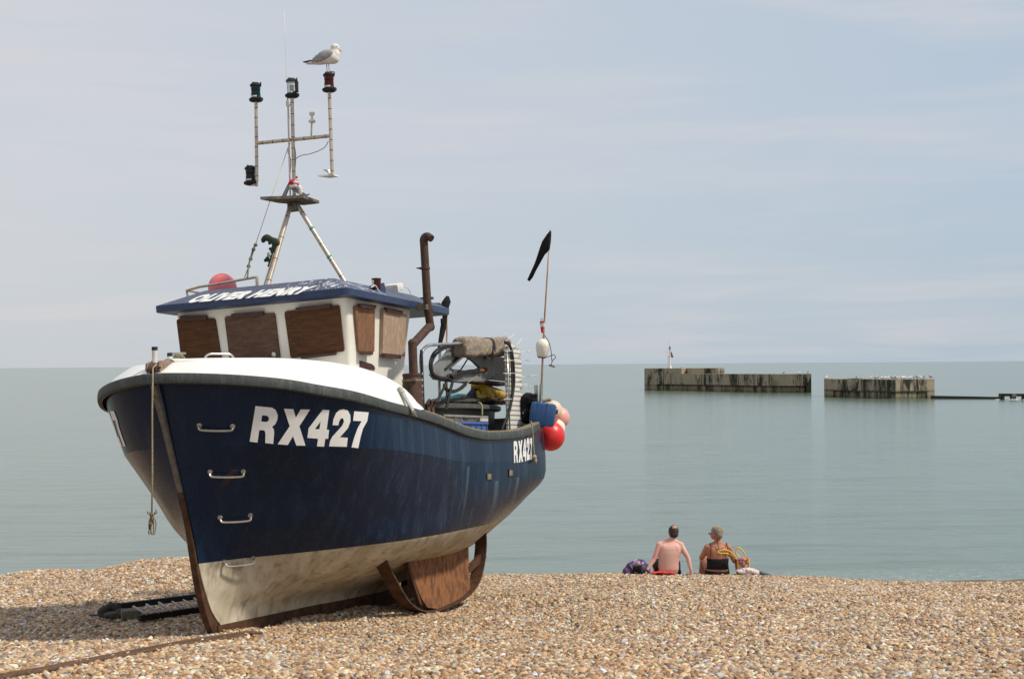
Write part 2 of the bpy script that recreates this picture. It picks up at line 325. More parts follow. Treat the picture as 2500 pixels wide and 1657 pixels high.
# roof paint with gull droppings spattered round the port end of the front slope
m = M['roof']; t = m.node_tree; b = t.nodes['Principled BSDF']; src = b.inputs['Base Color'].links[0].from_socket
tcn = t.nodes.new('ShaderNodeTexCoord'); ob = tcn.outputs['Object']; sx = t.nodes.new('ShaderNodeSeparateXYZ'); t.links.new(ob, sx.inputs[0])
sp = nnoise(nmap(ob, (3.2, 5.5, 3.2), tree=t), 2.3, 7, 0.68, t, 1.6); sp2 = nnoise(ob, 2.2, 3, 0.5, t)
reg = nmath('MULTIPLY', nmath('MULTIPLY', nmath('SUBTRACT', sx.outputs[1], 0.28, tree=t), 3.0, True, t), nmath('MULTIPLY', nmath('ADD', sx.outputs[0], 1.9, tree=t), 2.0, True, t), tree=t)
k = nmath('MULTIPLY', nramp(sp, [(0.55, 0.0), (0.565, 1.0)], t), nmath('ADD', nmath('MULTIPLY', reg, nramp(sp2, [(0.35, 0.2), (0.55, 1.0)], t), tree=t), 0.05, tree=t), tree=t)
t.links.new(nmix(k, src, (0.72, 0.72, 0.74), t), b.inputs['Base Color'])

# ------------------------------------------------------------------ beach, sea
crest = pc([(-30, -.06), (-9.4, -.06), (-8.2, 0.13), (-7.4, 0.10), (-6.9, 0.17), (-6.2, 0.31), (-5.4, 0.33), (-4.0, 0.25), (-2.5, 0.10), (-0.6, -0.03), (0.8, -0.01), (1.8, 0.0), (2.6, -.03), (4.0, -.04), (6.5, -0.16), (9, -.22), (30, -0.24)])
prof = pc([(-12, 3.95), (0, 3.35), (6, 3.0), (10.4, 2.70), (13, 2.37), (15.4, 2.07), (20, 1.72), (23, 1.48), (24.8, 1.34), (26.5, 1.03), (33, -0.05), (45, -1.6), (80, -3.0)])
DIM = [(random.uniform(-8.5, 9.5), random.uniform(9, 25), random.uniform(.10, .30), random.choice((-1, -1, 1))*random.uniform(.015, .045)) for _ in range(420)]
DG = {}
for dm in DIM: DG.setdefault((int(dm[0]//1), int(dm[1]//1)), []).append(dm)
def gz(x, y):
    w = min(1, max(0, (y-19)/4.5)); w = w*w*(3-2*w)
    if y > 27: w *= max(0, 1-(y-27)/6)
    z = prof(y) + crest(x)*w
    q = 1-.6*w; z += q*(0.035*math.sin(x*0.9+y*0.55+1.2)*math.sin(y*0.8-x*0.25) + 0.016*math.sin(x*2.9+0.7*y)*math.sin(y*3.1-0.6*x+2) + 0.014*math.sin(x*6.1-2.2*y+math.sin(y*2))*math.sin(5.3*y+x+1.5*math.sin(x*1.3)))
    if 7 < y < 27 and abs(x) < 12:
        for i in (-1, 0, 1):
            for j in (-1, 0, 1):
                for a, c_, r_, h_ in DG.get((int(x//1)+i, int(y//1)+j), ()):
                    e = ((x-a)**2+(y-c_)**2)/(r_*r_)
                    if e < 6: z += h_*math.exp(-e)*(1-.6*w)
        s_ = (y-15.0)/5; kx = -3.1+2.0*s_      # stones heaped along the keel
        if -.1 < s_ < 1: z += .05*math.exp(-((x-kx)/.16)**2)
        z += .02*math.sin(y*1.9+.5*math.sin(x*.8)+x*.25)*(1-w)
    return z
def on_ground(px, py, h=0.0):
    d = ray(px, py); a, b2 = 7.0, 40.0
    y = a
    while y < b2:
        p = CAMP + d*(y/d.y)
        if p.z < gz(p.x, p.y)+h: break
        y += 0.02
    return CAMP + d*(y/d.y)
xs = np.concatenate([np.linspace(-60, -13, 20), np.arange(-12.6, 14, 0.11), np.linspace(14.5, 60, 20)])
ys = np.concatenate([np.linspace(-14, 7, 22), np.arange(7.2, 28, 0.11), np.linspace(28.3, 80, 40)])
vs = [(x, y, gz(x, y)) for y in ys for x in xs]; nx_ = len(xs)
fs = [(j*nx_+i, j*nx_+i+1, (j+1)*nx_+i+1, (j+1)*nx_+i) for j in range(len(ys)-1) for i in range(nx_-1)]
m = bpy.data.materials.new('shingle_ground'); m.use_nodes = True; t = m.node_tree; b = t.nodes['Principled BSDF']; M['beach'] = m
tcn = t.nodes.new('ShaderNodeTexCoord'); vo = t.nodes.new('ShaderNodeTexVoronoi'); vo.inputs['Scale'].default_value = 34; t.links.new(tcn.outputs['Object'], vo.inputs['Vector'])
sp_ = t.nodes.new('ShaderNodeSeparateColor'); t.links.new(vo.outputs['Color'], sp_.inputs[0])
PEB = [(0.0, (0.156, 0.074, 0.029)), (0.16, (0.34, 0.189, 0.083)), (0.34, (0.527, 0.321, 0.166)), (0.5, (0.669, 0.472, 0.278)), (0.62, (0.254, 0.125, 0.044)), (0.74, (0.799, 0.765, 0.563)), (0.84, (0.24, 0.204, 0.176)), (0.93, (0.087, 0.08, 0.077)), (1.0, (0.799, 0.765, 0.835))]
t.links.new(nmix(0.75, nramp(sp_.outputs[0], PEB, t), (0.06, 0.034, 0.018), t), b.inputs['Base Color']); b.inputs['Roughness'].default_value = 0.85
bn = t.nodes.new('ShaderNodeBump'); bn.inputs['Strength'].default_value = 1.0; bn.inputs['Distance'].default_value = 0.03; bn.invert = True
t.links.new(vo.outputs['Distance'], bn.inputs['Height']); t.links.new(bn.outputs[0], b.inputs['Normal'])
mb = MB(); mb.add(vs, fs); beach = mb.build('beach', M['beach'], smooth=True, fix=False); tag(beach, kind='structure')

# pebbles: real stones scattered over the part of the beach one can see
m = bpy.data.materials.new('pebble_stone'); m.use_nodes = True; t = m.node_tree; b = t.nodes['Principled BSDF']
oi = t.nodes.new('ShaderNodeObjectInfo'); tcn = t.nodes.new('ShaderNodeTexCoord'); geo = t.nodes.new('ShaderNodeNewGeometry')
c = nramp(oi.outputs['Random'], PEB, t); pn = nnoise(geo.outputs['Position'], 0.9, 4, 0.6, t)
c = nmix(nramp(pn, [(0.45, 0.0), (0.70, 0.3)], t), c, (0.36, 0.28, 0.20), t)
mo = nnoise(geo.outputs['Position'], 70, 3, 0.6, t); c = nmix(nramp(mo, [(0.4, 0.0), (0.7, 0.35)], t), c, (0.24, 0.15, 0.08), t)
t.links.new(c, b.inputs['Base Color']); b.inputs['Roughness'].default_value = 0.62; M['pebble'] = m
def gn_pebbles(host):
    g = bpy.data.node_groups.new('pebble_scatter', 'GeometryNodeTree')
    g.interface.new_socket('Geometry', in_out='INPUT', socket_type='NodeSocketGeometry'); g.interface.new_socket('Geometry', in_out='OUTPUT', socket_type='NodeSocketGeometry')
    n = g.nodes; l = g.links; gi = n.new('NodeGroupInput'); go = n.new('NodeGroupOutput')
    d = n.new('GeometryNodeDistributePointsOnFaces'); d.distribute_method = 'RANDOM'; d.inputs['Density'].default_value = 1750; l.new(gi.outputs[0], d.inputs['Mesh'])
    join = n.new('GeometryNodeJoinGeometry'); tree_geos = []
    for i in range(7):
        ico = n.new('GeometryNodeMeshIcoSphere'); ico.inputs['Radius'].default_value = 1; ico.inputs['Subdivisions'].default_value = 3
        pos = n.new('GeometryNodeInputPosition'); va = n.new('ShaderNodeVectorMath'); va.operation = 'ADD'; va.inputs[1].default_value = (i*7.3, i*3.1, i*5.7); l.new(pos.outputs[0], va.inputs[0])
        no = n.new('ShaderNodeTexNoise'); no.inputs['Scale'].default_value = 0.75; no.inputs['Detail'].default_value = 1.5; l.new(va.outputs[0], no.inputs['Vector'])
        su = n.new('ShaderNodeVectorMath'); su.operation = 'SUBTRACT'; su.inputs[1].default_value = (0.5, 0.5, 0.5); l.new(no.outputs['Color'], su.inputs[0])
        ml = n.new('ShaderNodeVectorMath'); ml.operation = 'SCALE'; ml.inputs['Scale'].default_value = 1.05; l.new(su.outputs[0], ml.inputs[0])
        sp = n.new('GeometryNodeSetPosition'); l.new(ico.outputs['Mesh'], sp.inputs['Geometry']); l.new(ml.outputs[0], sp.inputs['Offset'])
        tr = n.new('GeometryNodeTransform'); tr.inputs['Scale'].default_value = [(1.35, .9, .62), (1, .95, .8), (1.6, .85, .55), (1.1, 1.0, .5), (.9, .85, .75), (1.25, .7, .7), (1.0, .8, .6)][i]
        l.new(sp.outputs[0], tr.inputs['Geometry'])
        ss = n.new('GeometryNodeSetShadeSmooth'); l.new(tr.outputs[0], ss.inputs['Geometry'])
        sm = n.new('GeometryNodeSetMaterial'); sm.inputs['Material'].default_value = M['pebble']; l.new(ss.outputs[0], sm.inputs['Geometry'])
        gi2 = n.new('GeometryNodeGeometryToInstance'); l.new(sm.outputs[0], gi2.inputs[0]); l.new(gi2.outputs[0], join.inputs[0])
    inst = n.new('GeometryNodeInstanceOnPoints'); inst.inputs['Pick Instance'].default_value = True
    l.new(d.outputs['Points'], inst.inputs['Points']); l.new(join.outputs[0], inst.inputs['Instance'])
    rr = n.new('FunctionNodeRandomValue'); rr.data_type = 'FLOAT_VECTOR'; rr.inputs[0].default_value = (-0.9, -0.9, 0); rr.inputs[1].default_value = (0.9, 0.9, 6.283); l.new(rr.outputs[0], inst.inputs['Rotation'])
    rs = n.new('FunctionNodeRandomValue'); rs.data_type = 'FLOAT'; rs.inputs[2].default_value = 0; rs.inputs[3].default_value = 1; rs.inputs['Seed'].default_value = 5
    pw = n.new('ShaderNodeMath'); pw.operation = 'POWER'; pw.inputs[1].default_value = 3.2; l.new(rs.outputs[1], pw.inputs[0])
    ma = n.new('ShaderNodeMath'); ma.operation = 'MULTIPLY_ADD'; ma.inputs[1].default_value = 0.0245; ma.inputs[2].default_value = 0.0122; l.new(pw.outputs[0], ma.inputs[0])
    l.new(ma.outputs[0], inst.inputs['Scale'])
    l.new(inst.outputs[0], go.inputs[0])
    md = host.modifiers.new('scatter', 'NODES'); md.node_group = g
xs = np.arange(-13.4, 14.2, 0.15); ys = np.arange(7.4, 31.0, 0.15)
mb = MB(); nx_ = len(xs)
keep = {}
vsl = []; fsl = []
for j, y in enumerate(ys):
    for i, x in enumerate(xs): vsl.append((x, y, gz(x, y)+0.004))
for j in range(len(ys)-1):
    for i in range(nx_-1):
        if abs(xs[i]+.16) < ys[j]*0.37+3.2: fsl.append((j*nx_+i, j*nx_+i+1, (j+1)*nx_+i+1, (j+1)*nx_+i))
mb.add(vsl, fsl); peb = mb.build('pebbles', M['pebble'], fix=False); tag(peb, kind='stuff'); gn_pebbles(peb)

m = bpy.data.materials.new('sea_water'); m.use_nodes = True; t = m.node_tree; b = t.nodes['Principled BSDF']
b.inputs['Base Color'].default_value = (0.085, 0.155, 0.135, 1); b.inputs['Roughness'].default_value = 0.13; b.inputs['IOR'].default_value = 1.333
geo = t.nodes.new('ShaderNodeNewGeometry'); P = geo.outputs['Position']
h1 = nnoise(nmap(P, (0.28, 1.1, 1), rot=(0, 0, R(6)), tree=t), 0.9, 4, 0.55, t, 0.5); h2 = nnoise(nmap(P, (1.2, 4.2, 1), rot=(0, 0, R(-9)), tree=t), 1.3, 4, 0.6, t, 0.4)
h3 = nnoise(nmap(P, (0.05, 0.16, 1), rot=(0, 0, R(4)), tree=t), 1.0, 3, 0.5, t)
h4 = nnoise(nmap(P, (.45, .20, 1), rot=(0, 0, R(-3)), tree=t), 1.0, 3, 0.5, t, .4)
hh = nmath('ADD', nmath('ADD', nmath('MULTIPLY', h1, 0.8, tree=t), nmath('MULTIPLY', h4, 1.6, tree=t), tree=t), nmath('ADD', nmath('MULTIPLY', h2, 0.16, tree=t), nmath('MULTIPLY', h3, 1.2, tree=t), tree=t), tree=t)
bn = t.nodes.new('ShaderNodeBump'); bn.inputs['Strength'].default_value = 1.0; bn.inputs['Distance'].default_value = 0.05
t.links.new(hh, bn.inputs['Height']); t.links.new(bn.outputs[0], b.inputs['Normal'])
pt = nnoise(nmap(P, (0.012, 0.05, 1), tree=t), 1.0, 4, 0.6, t)
sy = t.nodes.new('ShaderNodeSeparateXYZ'); t.links.new(P, sy.inputs[0])
wc = nmix(nramp(pt, [(0.4, 0.0), (0.65, 1.0)], t), (0.098, 0.145, 0.098), (0.108, 0.155, 0.118), t)
# thin foam where the sea laps the shingle at the left
fo = nmath('MULTIPLY', nmath('SUBTRACT', 1.0, nmath('MULTIPLY', nmath('SUBTRACT', sy.outputs[1], 33.0, tree=t), 0.45, True, t), tree=t), nramp(nnoise(nmap(P, (1.5, 3.5, 1), tree=t), 2.5, 6, 0.75, t), [(0.52, 0.0), (0.64, 0.8)], t), True, t)
rip = nnoise(nmap(P, (0.16, 0.9, 1), rot=(0, 0, R(3)), tree=t), 1.0, 7, 0.7, t, 0.8)
wc = nmix(nramp(rip, [(0.50, 0.0), (0.60, 0.7)], t), wc, (0.060, 0.092, 0.055), t)  # ripple shading painted into the water colour as darker green streaks
t.links.new(nmix(fo, wc, (0.55, 0.57, 0.55), t), b.inputs['Base Color'])
t.links.new(nmath('ADD', nmath('MULTIPLY', fo, 0.6, tree=t), 0.16, tree=t), b.inputs['Roughness'])
M['sea'] = m
mb = MB(); gx = [-40000, -4000, -400, -60, 60, 400, 4000, 40000]; gy = [28, 60, 200, 1000, 6000, 45000]
mb.add([(x, y, 0.0) for y in gy for x in gx], [(j*8+i, j*8+i+1, (j+1)*8+i+1, (j+1)*8+i) for j in range(5) for i in range(7)])
tag(mb.build('sea', M['sea'], fix=False), kind='structure')

# ------------------------------------------------------------------ the boat's frame: u forward, v to port, w up
th, pt_, he = R(22), R(3.0), R(3.35)
O = at(545, 1550, 15.4)
U = Vector((-math.sin(th)*math.cos(pt_), -math.cos(th)*math.cos(pt_), math.sin(pt_)))
V0 = Vector((math.cos(th), -math.sin(th), 0)); W0 = U.cross(V0); V = V0*math.cos(he)+W0*math.sin(he); Wv = U.cross(V)
BM = Matrix(((U.x, V.x, Wv.x, O.x), (U.y, V.y, Wv.y, O.y), (U.z, V.z, Wv.z, O.z), (0, 0, 0, 1))); BI = BM.inverted()
boat = bpy.data.objects.new('fishing_boat', None); COL.objects.link(boat); boat.matrix_world = BM; boat.empty_display_size = 0.3
tag(boat, 'navy and cream beach fishing boat with white wheelhouse hauled up on the shingle', 'fishing boat')
BASE['fishing_boat'] = Vector()
CB = BI @ CAMP
def bray(px, py): return (BI.to_3x3() @ ray(px, py))
def bp(px, py, u=None, v=None, w=None):
    d = bray(px, py); a, val = ((0, u) if u is not None else (1, v) if v is not None else (2, w)); k = (val-CB[a])/d[a]; return CB + d*k
def bplane(px, py, p0, n):
    d = bray(px, py); n = Vector(n); return CB + d*((Vector(p0)-CB).dot(n)/d.dot(n))
def onboat(name, label, cat, base, group=None):
    """a thing lying in or hanging on the boat: own Empty at its base, its parts written in boat coordinates"""
    e = bpy.data.objects.new(name, None); COL.objects.link(e); e.empty_display_size = 0.1
    e.matrix_world = BM @ Matrix.Translation(Vector(base)); BASE[e.name] = Vector(base); return tag(e, label, cat, group)
def world(name, label, cat, base, group=None):
    e = bpy.data.objects.new(name, None); COL.objects.link(e); e.location = base; e.empty_display_size = 0.1
    BASE[e.name] = Vector(base); return tag(e, label, cat, group)
def solo(mb_, name, mat_, label, cat, base, boatframe=True, group=None, smooth=True, auto=None):
    """a thing that is one mesh"""
    off = Vector(base); mb_.v = [p-off for p in mb_.v]; o = mb_.build(name, mat_, None, smooth=smooth, auto=auto)
    o.matrix_world = (BM @ Matrix.Translation(off)) if boatframe else Matrix.Translation(off); return tag(o, label, cat, group)

UT = -6.1
def shb(u):
    if u > -1: return 1.58*max(0.0, 1-((u+1)/2.17)**2.79)**(1/1.45)
    return pc([(-6.1, 1.55), (-5.4, 1.60), (-4.5, 1.62), (-3, 1.61), (-2, 1.595), (-1, 1.58)])(u)
shw = pc([(1.17, 2.775), (1.0, 2.75), (.8, 2.72), (.49, 2.67), (.18, 2.61), (-.2, 2.56), (-.9, 2.465), (-1.5, 2.405), (-2.1, 2.335), (-2.6, 2.255), (-3.1, 2.175), (-3.7, 2.135), (-4.3, 2.145), (-4.85, 2.175), (-5.35, 2.235), (-6.1, 2.36)])
def corner(u): return 1 - 0.045*max(0, (-5.85-u)/0.25)**2
rows = [  # stem point, then v(u) and w(u)
 ((.08, .09), [(.08, .05), (-6.1, .05)], [(.08, .09), (-3.6, .11), (-4.5, .24), (-5.4, .40), (-6.1, .52)]),
 ((.27, .28), [(.27, .05), (-.05, .065), (-.5, .075), (-1.2, .09), (-2.2, .13), (-3, .16), (-4, .22), (-5, .25), (-6.1, .2)], [(.27, .28), (-.5, .27), (-2.2, .24), (-4, .26), (-5, .40), (-6.1, .56)]),
 ((.38, .49), [(.38, .05), (.2, .09), (-.05, .14), (-.5, .25), (-1.2, .43), (-2, .6), (-3, .68), (-4, .7), (-5, .66), (-6.1, .5)], [(.38, .49), (-.5, .46), (-3, .46), (-4, .48), (-5, .56), (-6.1, .68)]),
 ((.45, .66), [(.45, .05), (.2, .13), (-.05, .21), (-.5, .43), (-1.2, .76), (-2, 1.05), (-3, 1.15), (-4, 1.15), (-5, .94), (-6.1, .72)], [(.45, .66), (-3, .66), (-4, .68), (-5, .75), (-6.1, .84)]),
 ((.50, .81), [(.50, .05), (.2, .17), (-.05, .29), (-.5, .64), (-1.2, 1.04), (-1.9, 1.30), (-2.9, 1.42), (-3.8, 1.43), (-5.1, 1.20), (-6.1, .95)], [(.5, .81), (-1.2, .85), (-2.9, .9), (-5.1, .97), (-6.1, 1.01)]),
 ((.58, 1.14), [(.58, .05), (.4, .22), (.2, .41), (0, .60), (-.5, .93), (-1.2, 1.20), (-2, 1.39), (-3, 1.50), (-4, 1.54), (-5, 1.45), (-6.1, 1.22)], [(.58, 1.14), (-5, 1.17), (-6.1, 1.25)]),
 ((.70, 1.50), [(.70, .05), (.6, .22), (.4, .50), (.2, .68), (0, .85), (-.5, 1.15), (-1.2, 1.36), (-2, 1.48), (-3, 1.56), (-4, 1.6), (-5, 1.59), (-6.1, 1.53)], [(.7, 1.5), (-3, 1.42), (-6.1, 1.5)]),
 ((.88, 1.99), [(.88, .05), (.84, .22), (.75, .46), (.6, .70), (.4, .93), (.2, 1.10), (0, 1.23), (-.5, 1.47), (-1.2, 1.56), (-2, 1.60), (-3, 1.605), (-4, 1.62), (-5, 1.61), (-6.1, 1.57)], [(.88, 2.02), (.3, 1.99), (0, 1.97), (-1, 1.93), (-1.9, 1.86), (-2.9, 1.77), (-4, 1.75), (-6.1, 1.82)])]
NT = 64
tt = [(i/NT)**1.7 for i in range(NT+1)]
def rowpts(r):
    (us, ws_), vt, wt = r; fv, fww = pc(vt), pc(wt); o_ = []
    for t_ in tt:
        u = us+(UT-us)*t_; o_.append(Vector((u, fv(u)*corner(u), fww(u))))
    return o_
def sheer(du=0.0, dw=0.0, out_=0.0):
    us = 1.155; o_ = []
    for t_ in tt:
        u = us+(UT-us)*t_; bb = max(0.05, shb(u))*corner(u); e = 0.01
        nb = Vector((-(shb(u+e)-shb(u-e))/(2*e), 1)).normalized() if u < 1.12 else Vector((0.9, 0.43))
        o_.append(Vector((u+nb.x*out_, max(0.0, bb+nb.y*out_), shw(u)+dw)))
    return o_
RW = [rowpts(r) for r in rows]
def colspline(rw, n):
    cols = []
    for i in range(NT+1): cols.append(catmull([r[i] for r in rw], n))
    return cols
lower = colspline(RW, 3); shr = sheer(0, 0, -0.015)
upper = [[RW[7][i].lerp(shr[i], k/3) for k in range(4)] for i in range(NT+1)]
hb = MB(); hv = []; hf = []
def grid(cols, mb_, flip=1):
    n = len(cols[0]); vs_ = [Vector((p.x, p.y*flip, p.z)) for c_ in cols for p in c_]
    mb_.add(vs_, [(i*n+j, i*n+j+1, (i+1)*n+j+1, (i+1)*n+j)[::flip] for i in range(len(cols)-1) for j in range(n-1)])
for s_ in (1, -1):
    grid(lower, hb, s_); grid(upper, hb, s_)
last = lower[-1] + upper[-1][1:]
hb.add([Vector((p.x, p.y, p.z)) for p in last] + [Vector((p.x, -p.y, p.z)) for p in last], [(j, j+1, len(last)+j+1, len(last)+j) for j in range(len(last)-1)])
first = lower[0] + upper[0][1:]
hb.add([Vector((p.x, p.y, p.z)) for p in first] + [Vector((p.x, -p.y, p.z)) for p in first], [(j, len(first)+j, len(first)+j+1, j+1) for j in range(len(first)-1)])
bvh = BVHTree.FromPolygons([tuple(v) for v in hb.v], [tuple(f) for f in hb.f])
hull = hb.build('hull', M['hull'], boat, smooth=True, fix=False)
def onhull(px, py, lift=0.0):
    d = bray(px, py).normalized(); h, n_, i_, ds = bvh.ray_cast(CB, d)
    if h is None: return None
    if n_.dot(d) > 0: n_ = -n_
    return h + n_*lift, n_
# rubbing band: rounded fender round the gunwale
bnd = MB(); A1 = sheer(0, -.004, 0.034); A2 = sheer(0, -0.098, 0.034); A3 = sheer(0, 0.004, 0.022); A4 = sheer(0, -0.108, -0.012); A0 = sheer(0, 0.004, -0.05); A15 = sheer(0, -.03, .04); A16 = sheer(0, -.08, .04)
for s_ in (1, -1): grid([[A0[i], A3[i], A1[i], A15[i], A16[i], A2[i], A4[i]] for i in range(NT+1)], bnd, s_)
for i, (a, c_) in enumerate(zip([A0, A3, A1, A15, A16, A2, A4][:-1], [A0, A3, A1, A15, A16, A2, A4][1:])):
    bnd.add([a[0], c_[0], Vector((c_[0].x, -c_[0].y, c_[0].z)), Vector((a[0].x, -a[0].y, a[0].z))], [(0, 1, 2, 3)])
    bnd.add([a[-1], c_[-1], Vector((c_[-1].x, -c_[-1].y, c_[-1].z)), Vector((a[-1].x, -a[-1].y, a[-1].z))], [(0, 1, 2, 3)])
bnd.build('rubbing_band', M['band'], boat, auto=40)
# capping rail aft and inner bulwark, working deck
rl = MB(); ia = [i for i in range(NT+1) if sheer()[i].x < -1.75]; B1 = sheer(0, .018, .03); B2 = sheer(0, .018, -.07); B3 = sheer(0, -.03, -.07); B4 = sheer(0, -.03, .03)
for s_ in (1, -1): grid([[B4[i], B1[i], B2[i], B3[i]] for i in ia], rl, s_)
rl.box((UT+.02, 0, shw(UT)+.0), (.09, 2.7, .05))
rl.build('capping_rail', M['rail'], boat, auto=40)
dk = MB(); I1 = sheer(0, -.02, -.07)
for s_ in (1, -1): grid([[I1[i], Vector((I1[i].x, I1[i].y*.82, 1.62)), Vector((I1[i].x, 0, 1.63))] for i in ia], dk, s_)
dk.add([(UT+.05, 1.25, 1.62), (UT+.05, -1.25, 1.62), (UT+.05, -1.35, 2.36), (UT+.05, 1.35, 2.36)], [(0, 1, 2, 3)])
dk.build('working_deck', M['grey'], boat, fix=False)
# stem strip and keel shoe
sb = MB(); stemp = [(1.15, 2.66), (1.10, 2.52), (.95, 2.17), (.76, 1.66), (.64, 1.32), (.55, .98), (.49, .72), (.42, .46), (.34, .26), (.24, .08), (.12, -.06)]
sp_ = catmull([Vector((a, 0, c_)) for a, c_ in stemp], 4); wdt = lambda z: .031 + .007*(z < 1)
grc = []
for i, p in enumerate(sp_):
    tg = (sp_[min(i+1, len(sp_)-1)]-sp_[max(i-1, 0)]).normalized(); nn = Vector((-tg.z, 0, tg.x));
    if nn.x < 0: nn = -nn
    w_ = wdt(p.z); k1 = .018; k2 = .06+.10*max(0, .5-p.z); grc.append([p+nn*k1+Vector((0, w_, 0)), p-nn*k2+Vector((0, w_, 0)), p-nn*k2+Vector((0, -w_, 0)), p+nn*k1+Vector((0, -w_, 0))])
cut = [i for i, p in enumerate(sp_) if p.z > 1.55]
sb.loft(grc[:cut[-1]+1]); sb.build('stem_strip', M['stemg'], boat)
sb = MB(); sb.loft(grc[cut[-1]:]); ks = [[Vector((u, .055, .125)), Vector((u, .055, -.1)), Vector((u, -.055, -.1)), Vector((u, -.055, .125))] for u in (.17, -1, -2.5, -4.4)]
sb.loft(ks)
for z in (1.05, .8, .5): sb.ell((.60-.12*(1.05-z)*2, .056, z), (.012, .008, .012), sub=1)
for u in (-.15, -.5, -.55, -1.2, -2.0): sb.ell((u, .058, .06), (.013, .01, .013), sub=1)
sb.box((-.28, .06, -.0), (.55, .03, .07)); sb.build('keel_shoe', M['rust'], boat)
dw_ = MB(); dw_.loft([[Vector((u, .05, t_)), Vector((u, .05, -.06)), Vector((u, -.05, -.06)), Vector((u, -.05, t_))] for u, t_ in ((-4.4, .3), (-4.9, .36))]); dw_.build('skeg', M['rust'], boat)

# bilge keels with their curved steel skids
def bilge(s_):
    v0 = 0.92*s_
    hp = catmull([(-2.05, v0, .80), (-2.18, v0, .60), (-2.42, v0, .36), (-2.72, v0, .10), (-3.05, v0, -.04), (-3.45, v0, -.10), (-4.0, v0, -.075), (-4.45, v0, -.02), (-4.85, v0, .12), (-5.05, v0, .33), (-5.16, v0, .58), (-5.17, v0, .80)], 5)
    hp = [p+Vector((.2, 0, 0)) for p in hp]
    k_ = MB(); rings = []
    for i, p in enumerate(hp):
        tg = (hp[min(i+1, len(hp)-1)]-hp[max(i-1, 0)]).normalized(); nn = Vector((-tg.z, 0, tg.x))*.012; h_ = Vector((0, .085, 0)); rings.append([p+nn+h_, p-nn+h_, p-nn-h_, p+nn-h_])
    k_.loft(rings)
    k_.box((-1.84, v0, .775), (.16, .34, .02), Matrix.Rotation(R(-25), 3, 'Y')); k_.box((-4.78, v0, .40), (.62, .05, .10), Matrix.Rotation(R(16), 3, 'Y'))
    kb = k_.build('bilge_keel', M['rust'], boat)
    p_ = MB(); p_.prism([(-2.60, v0-.02, .62), (-3.0, v0-.02, .58), (-3.5, v0-.02, .60), (-4.0, v0-.02, .64), (-4.49, v0-.02, .72), (-4.50, v0-.02, -.01), (-4.0, v0-.02, -.07), (-3.45, v0-.02, -.09), (-3.15, v0-.02, -.04), (-2.98, v0-.02, .1)], (0, .04, 0))
    p_.build('keel_plate', M['rustp'], kb)
    r_ = MB(); r_.tube([(-2.6, v0, .60), (-3.5, v0, .62), (-4.4, v0, .70)], .035, 6); r_.box((-2.8, v0, .28), (.05, .05, .62), Matrix.Rotation(R(32), 3, 'Y')); r_.build('stiffener', M['rust'], kb)
bilge(1); bilge(-1)

# raised white foredeck
fd = MB(); iw = [i for i in range(NT+1) if sheer()[i].x > -1.98]; S0 = sheer(0, .0, -.012); topw = pc([(1.2, 2.90), (.6, 2.915), (0, 2.90), (-.55, 2.875), (-.82, 2.855), (-1.2, 2.79), (-1.5, 2.71), (-1.75, 2.60), (-1.98, 2.46)])
ed = []
for i in iw:
    p = S0[i]; u = p.x; ins = 1.0 if u > -.6 else max(0, 1-(-.6-u)/1.2)
    uu = (u+1)*(0.885+.115*(1-ins))-1 if u > -1 else u; vv = p.y*(0.815+.115*(1-ins)); tw = topw(u)
    e1 = Vector((uu, vv, tw)); k1 = p.lerp(e1, .5)+Vector((.004, .01, .012)); ed.append((p, k1, e1))
for s_ in (1, -1):
    grid([[p, k1, e1] for p, k1, e1 in ed], fd, s_)
    fwd = [e for e in ed if e[2].x > -1.3]; grid([[e1, Vector((e1.x, e1.y*.94, e1.z+.012)), Vector((e1.x, e1.y*.5, e1.z+.035)), Vector((e1.x, 0, e1.z+.045))] for p, k1, e1 in fwd], fd, s_)
    aftp = [e for e in ed if e[2].x <= -1.2]; grid([[e1, e1+Vector((0, -.05, 0)), Vector((e1.x, p.y-.08, p.z-.1))] for p, k1, e1 in aftp], fd, s_)
p, k1, e1 = ed[0]
fd.add([(p.x, p.y, p.z), (e1.x, e1.y, e1.z), (e1.x, -e1.y, e1.z), (p.x, -p.y, p.z)], [(0, 1, 2, 3)]); fd.add([(e1.x, e1.y, e1.z), (e1.x, 0, e1.z+.045), (e1.x, -e1.y, e1.z)], [(0, 1, 2)])
fd.build('foredeck', M['white'], boat, auto=35)

# wheelhouse
def rrect(fu, au, hw, r, n=4):
    o_ = []
    for cx_, cy_, a0 in ((fu-r, hw-r, 0), (au+r, hw-r, 90), (au+r, -hw+r, 180), (fu-r, -hw+r, 270)):
        for k in range(n+1):
            g = R(a0+90*k/n); o_.append((cx_+r*math.cos(g), cy_+r*math.sin(g)))
    return o_
lv = [(2.38, -1.13, -2.36, 1.05), (2.7, -1.07, -2.41, 1.075), (2.9, -1.03, -2.44, 1.09), (3.3, -.95, -2.50, 1.12), (3.66, -.88, -2.56, 1.15)]
wh = MB(); wh.loft([[Vector((a, c_, z)) for a, c_ in rrect(f_, a_, h_, .05)] for z, f_, a_, h_ in lv]); house = wh.build('wheelhouse', M['house'], boat, auto=30)
FP = Vector((-.88, 0, 3.66)); FN = Vector((3.66-2.38, 0, -(-.88+1.13))).normalized()      # front wall plane (leans forward)
SP = Vector((0, 1.15, 3.66)); SN = Vector((0, 1.28, -.10)).normalized()
def zz(pts): return [(370+a/3.155, 640+c_/3.155) for a, c_ in pts]
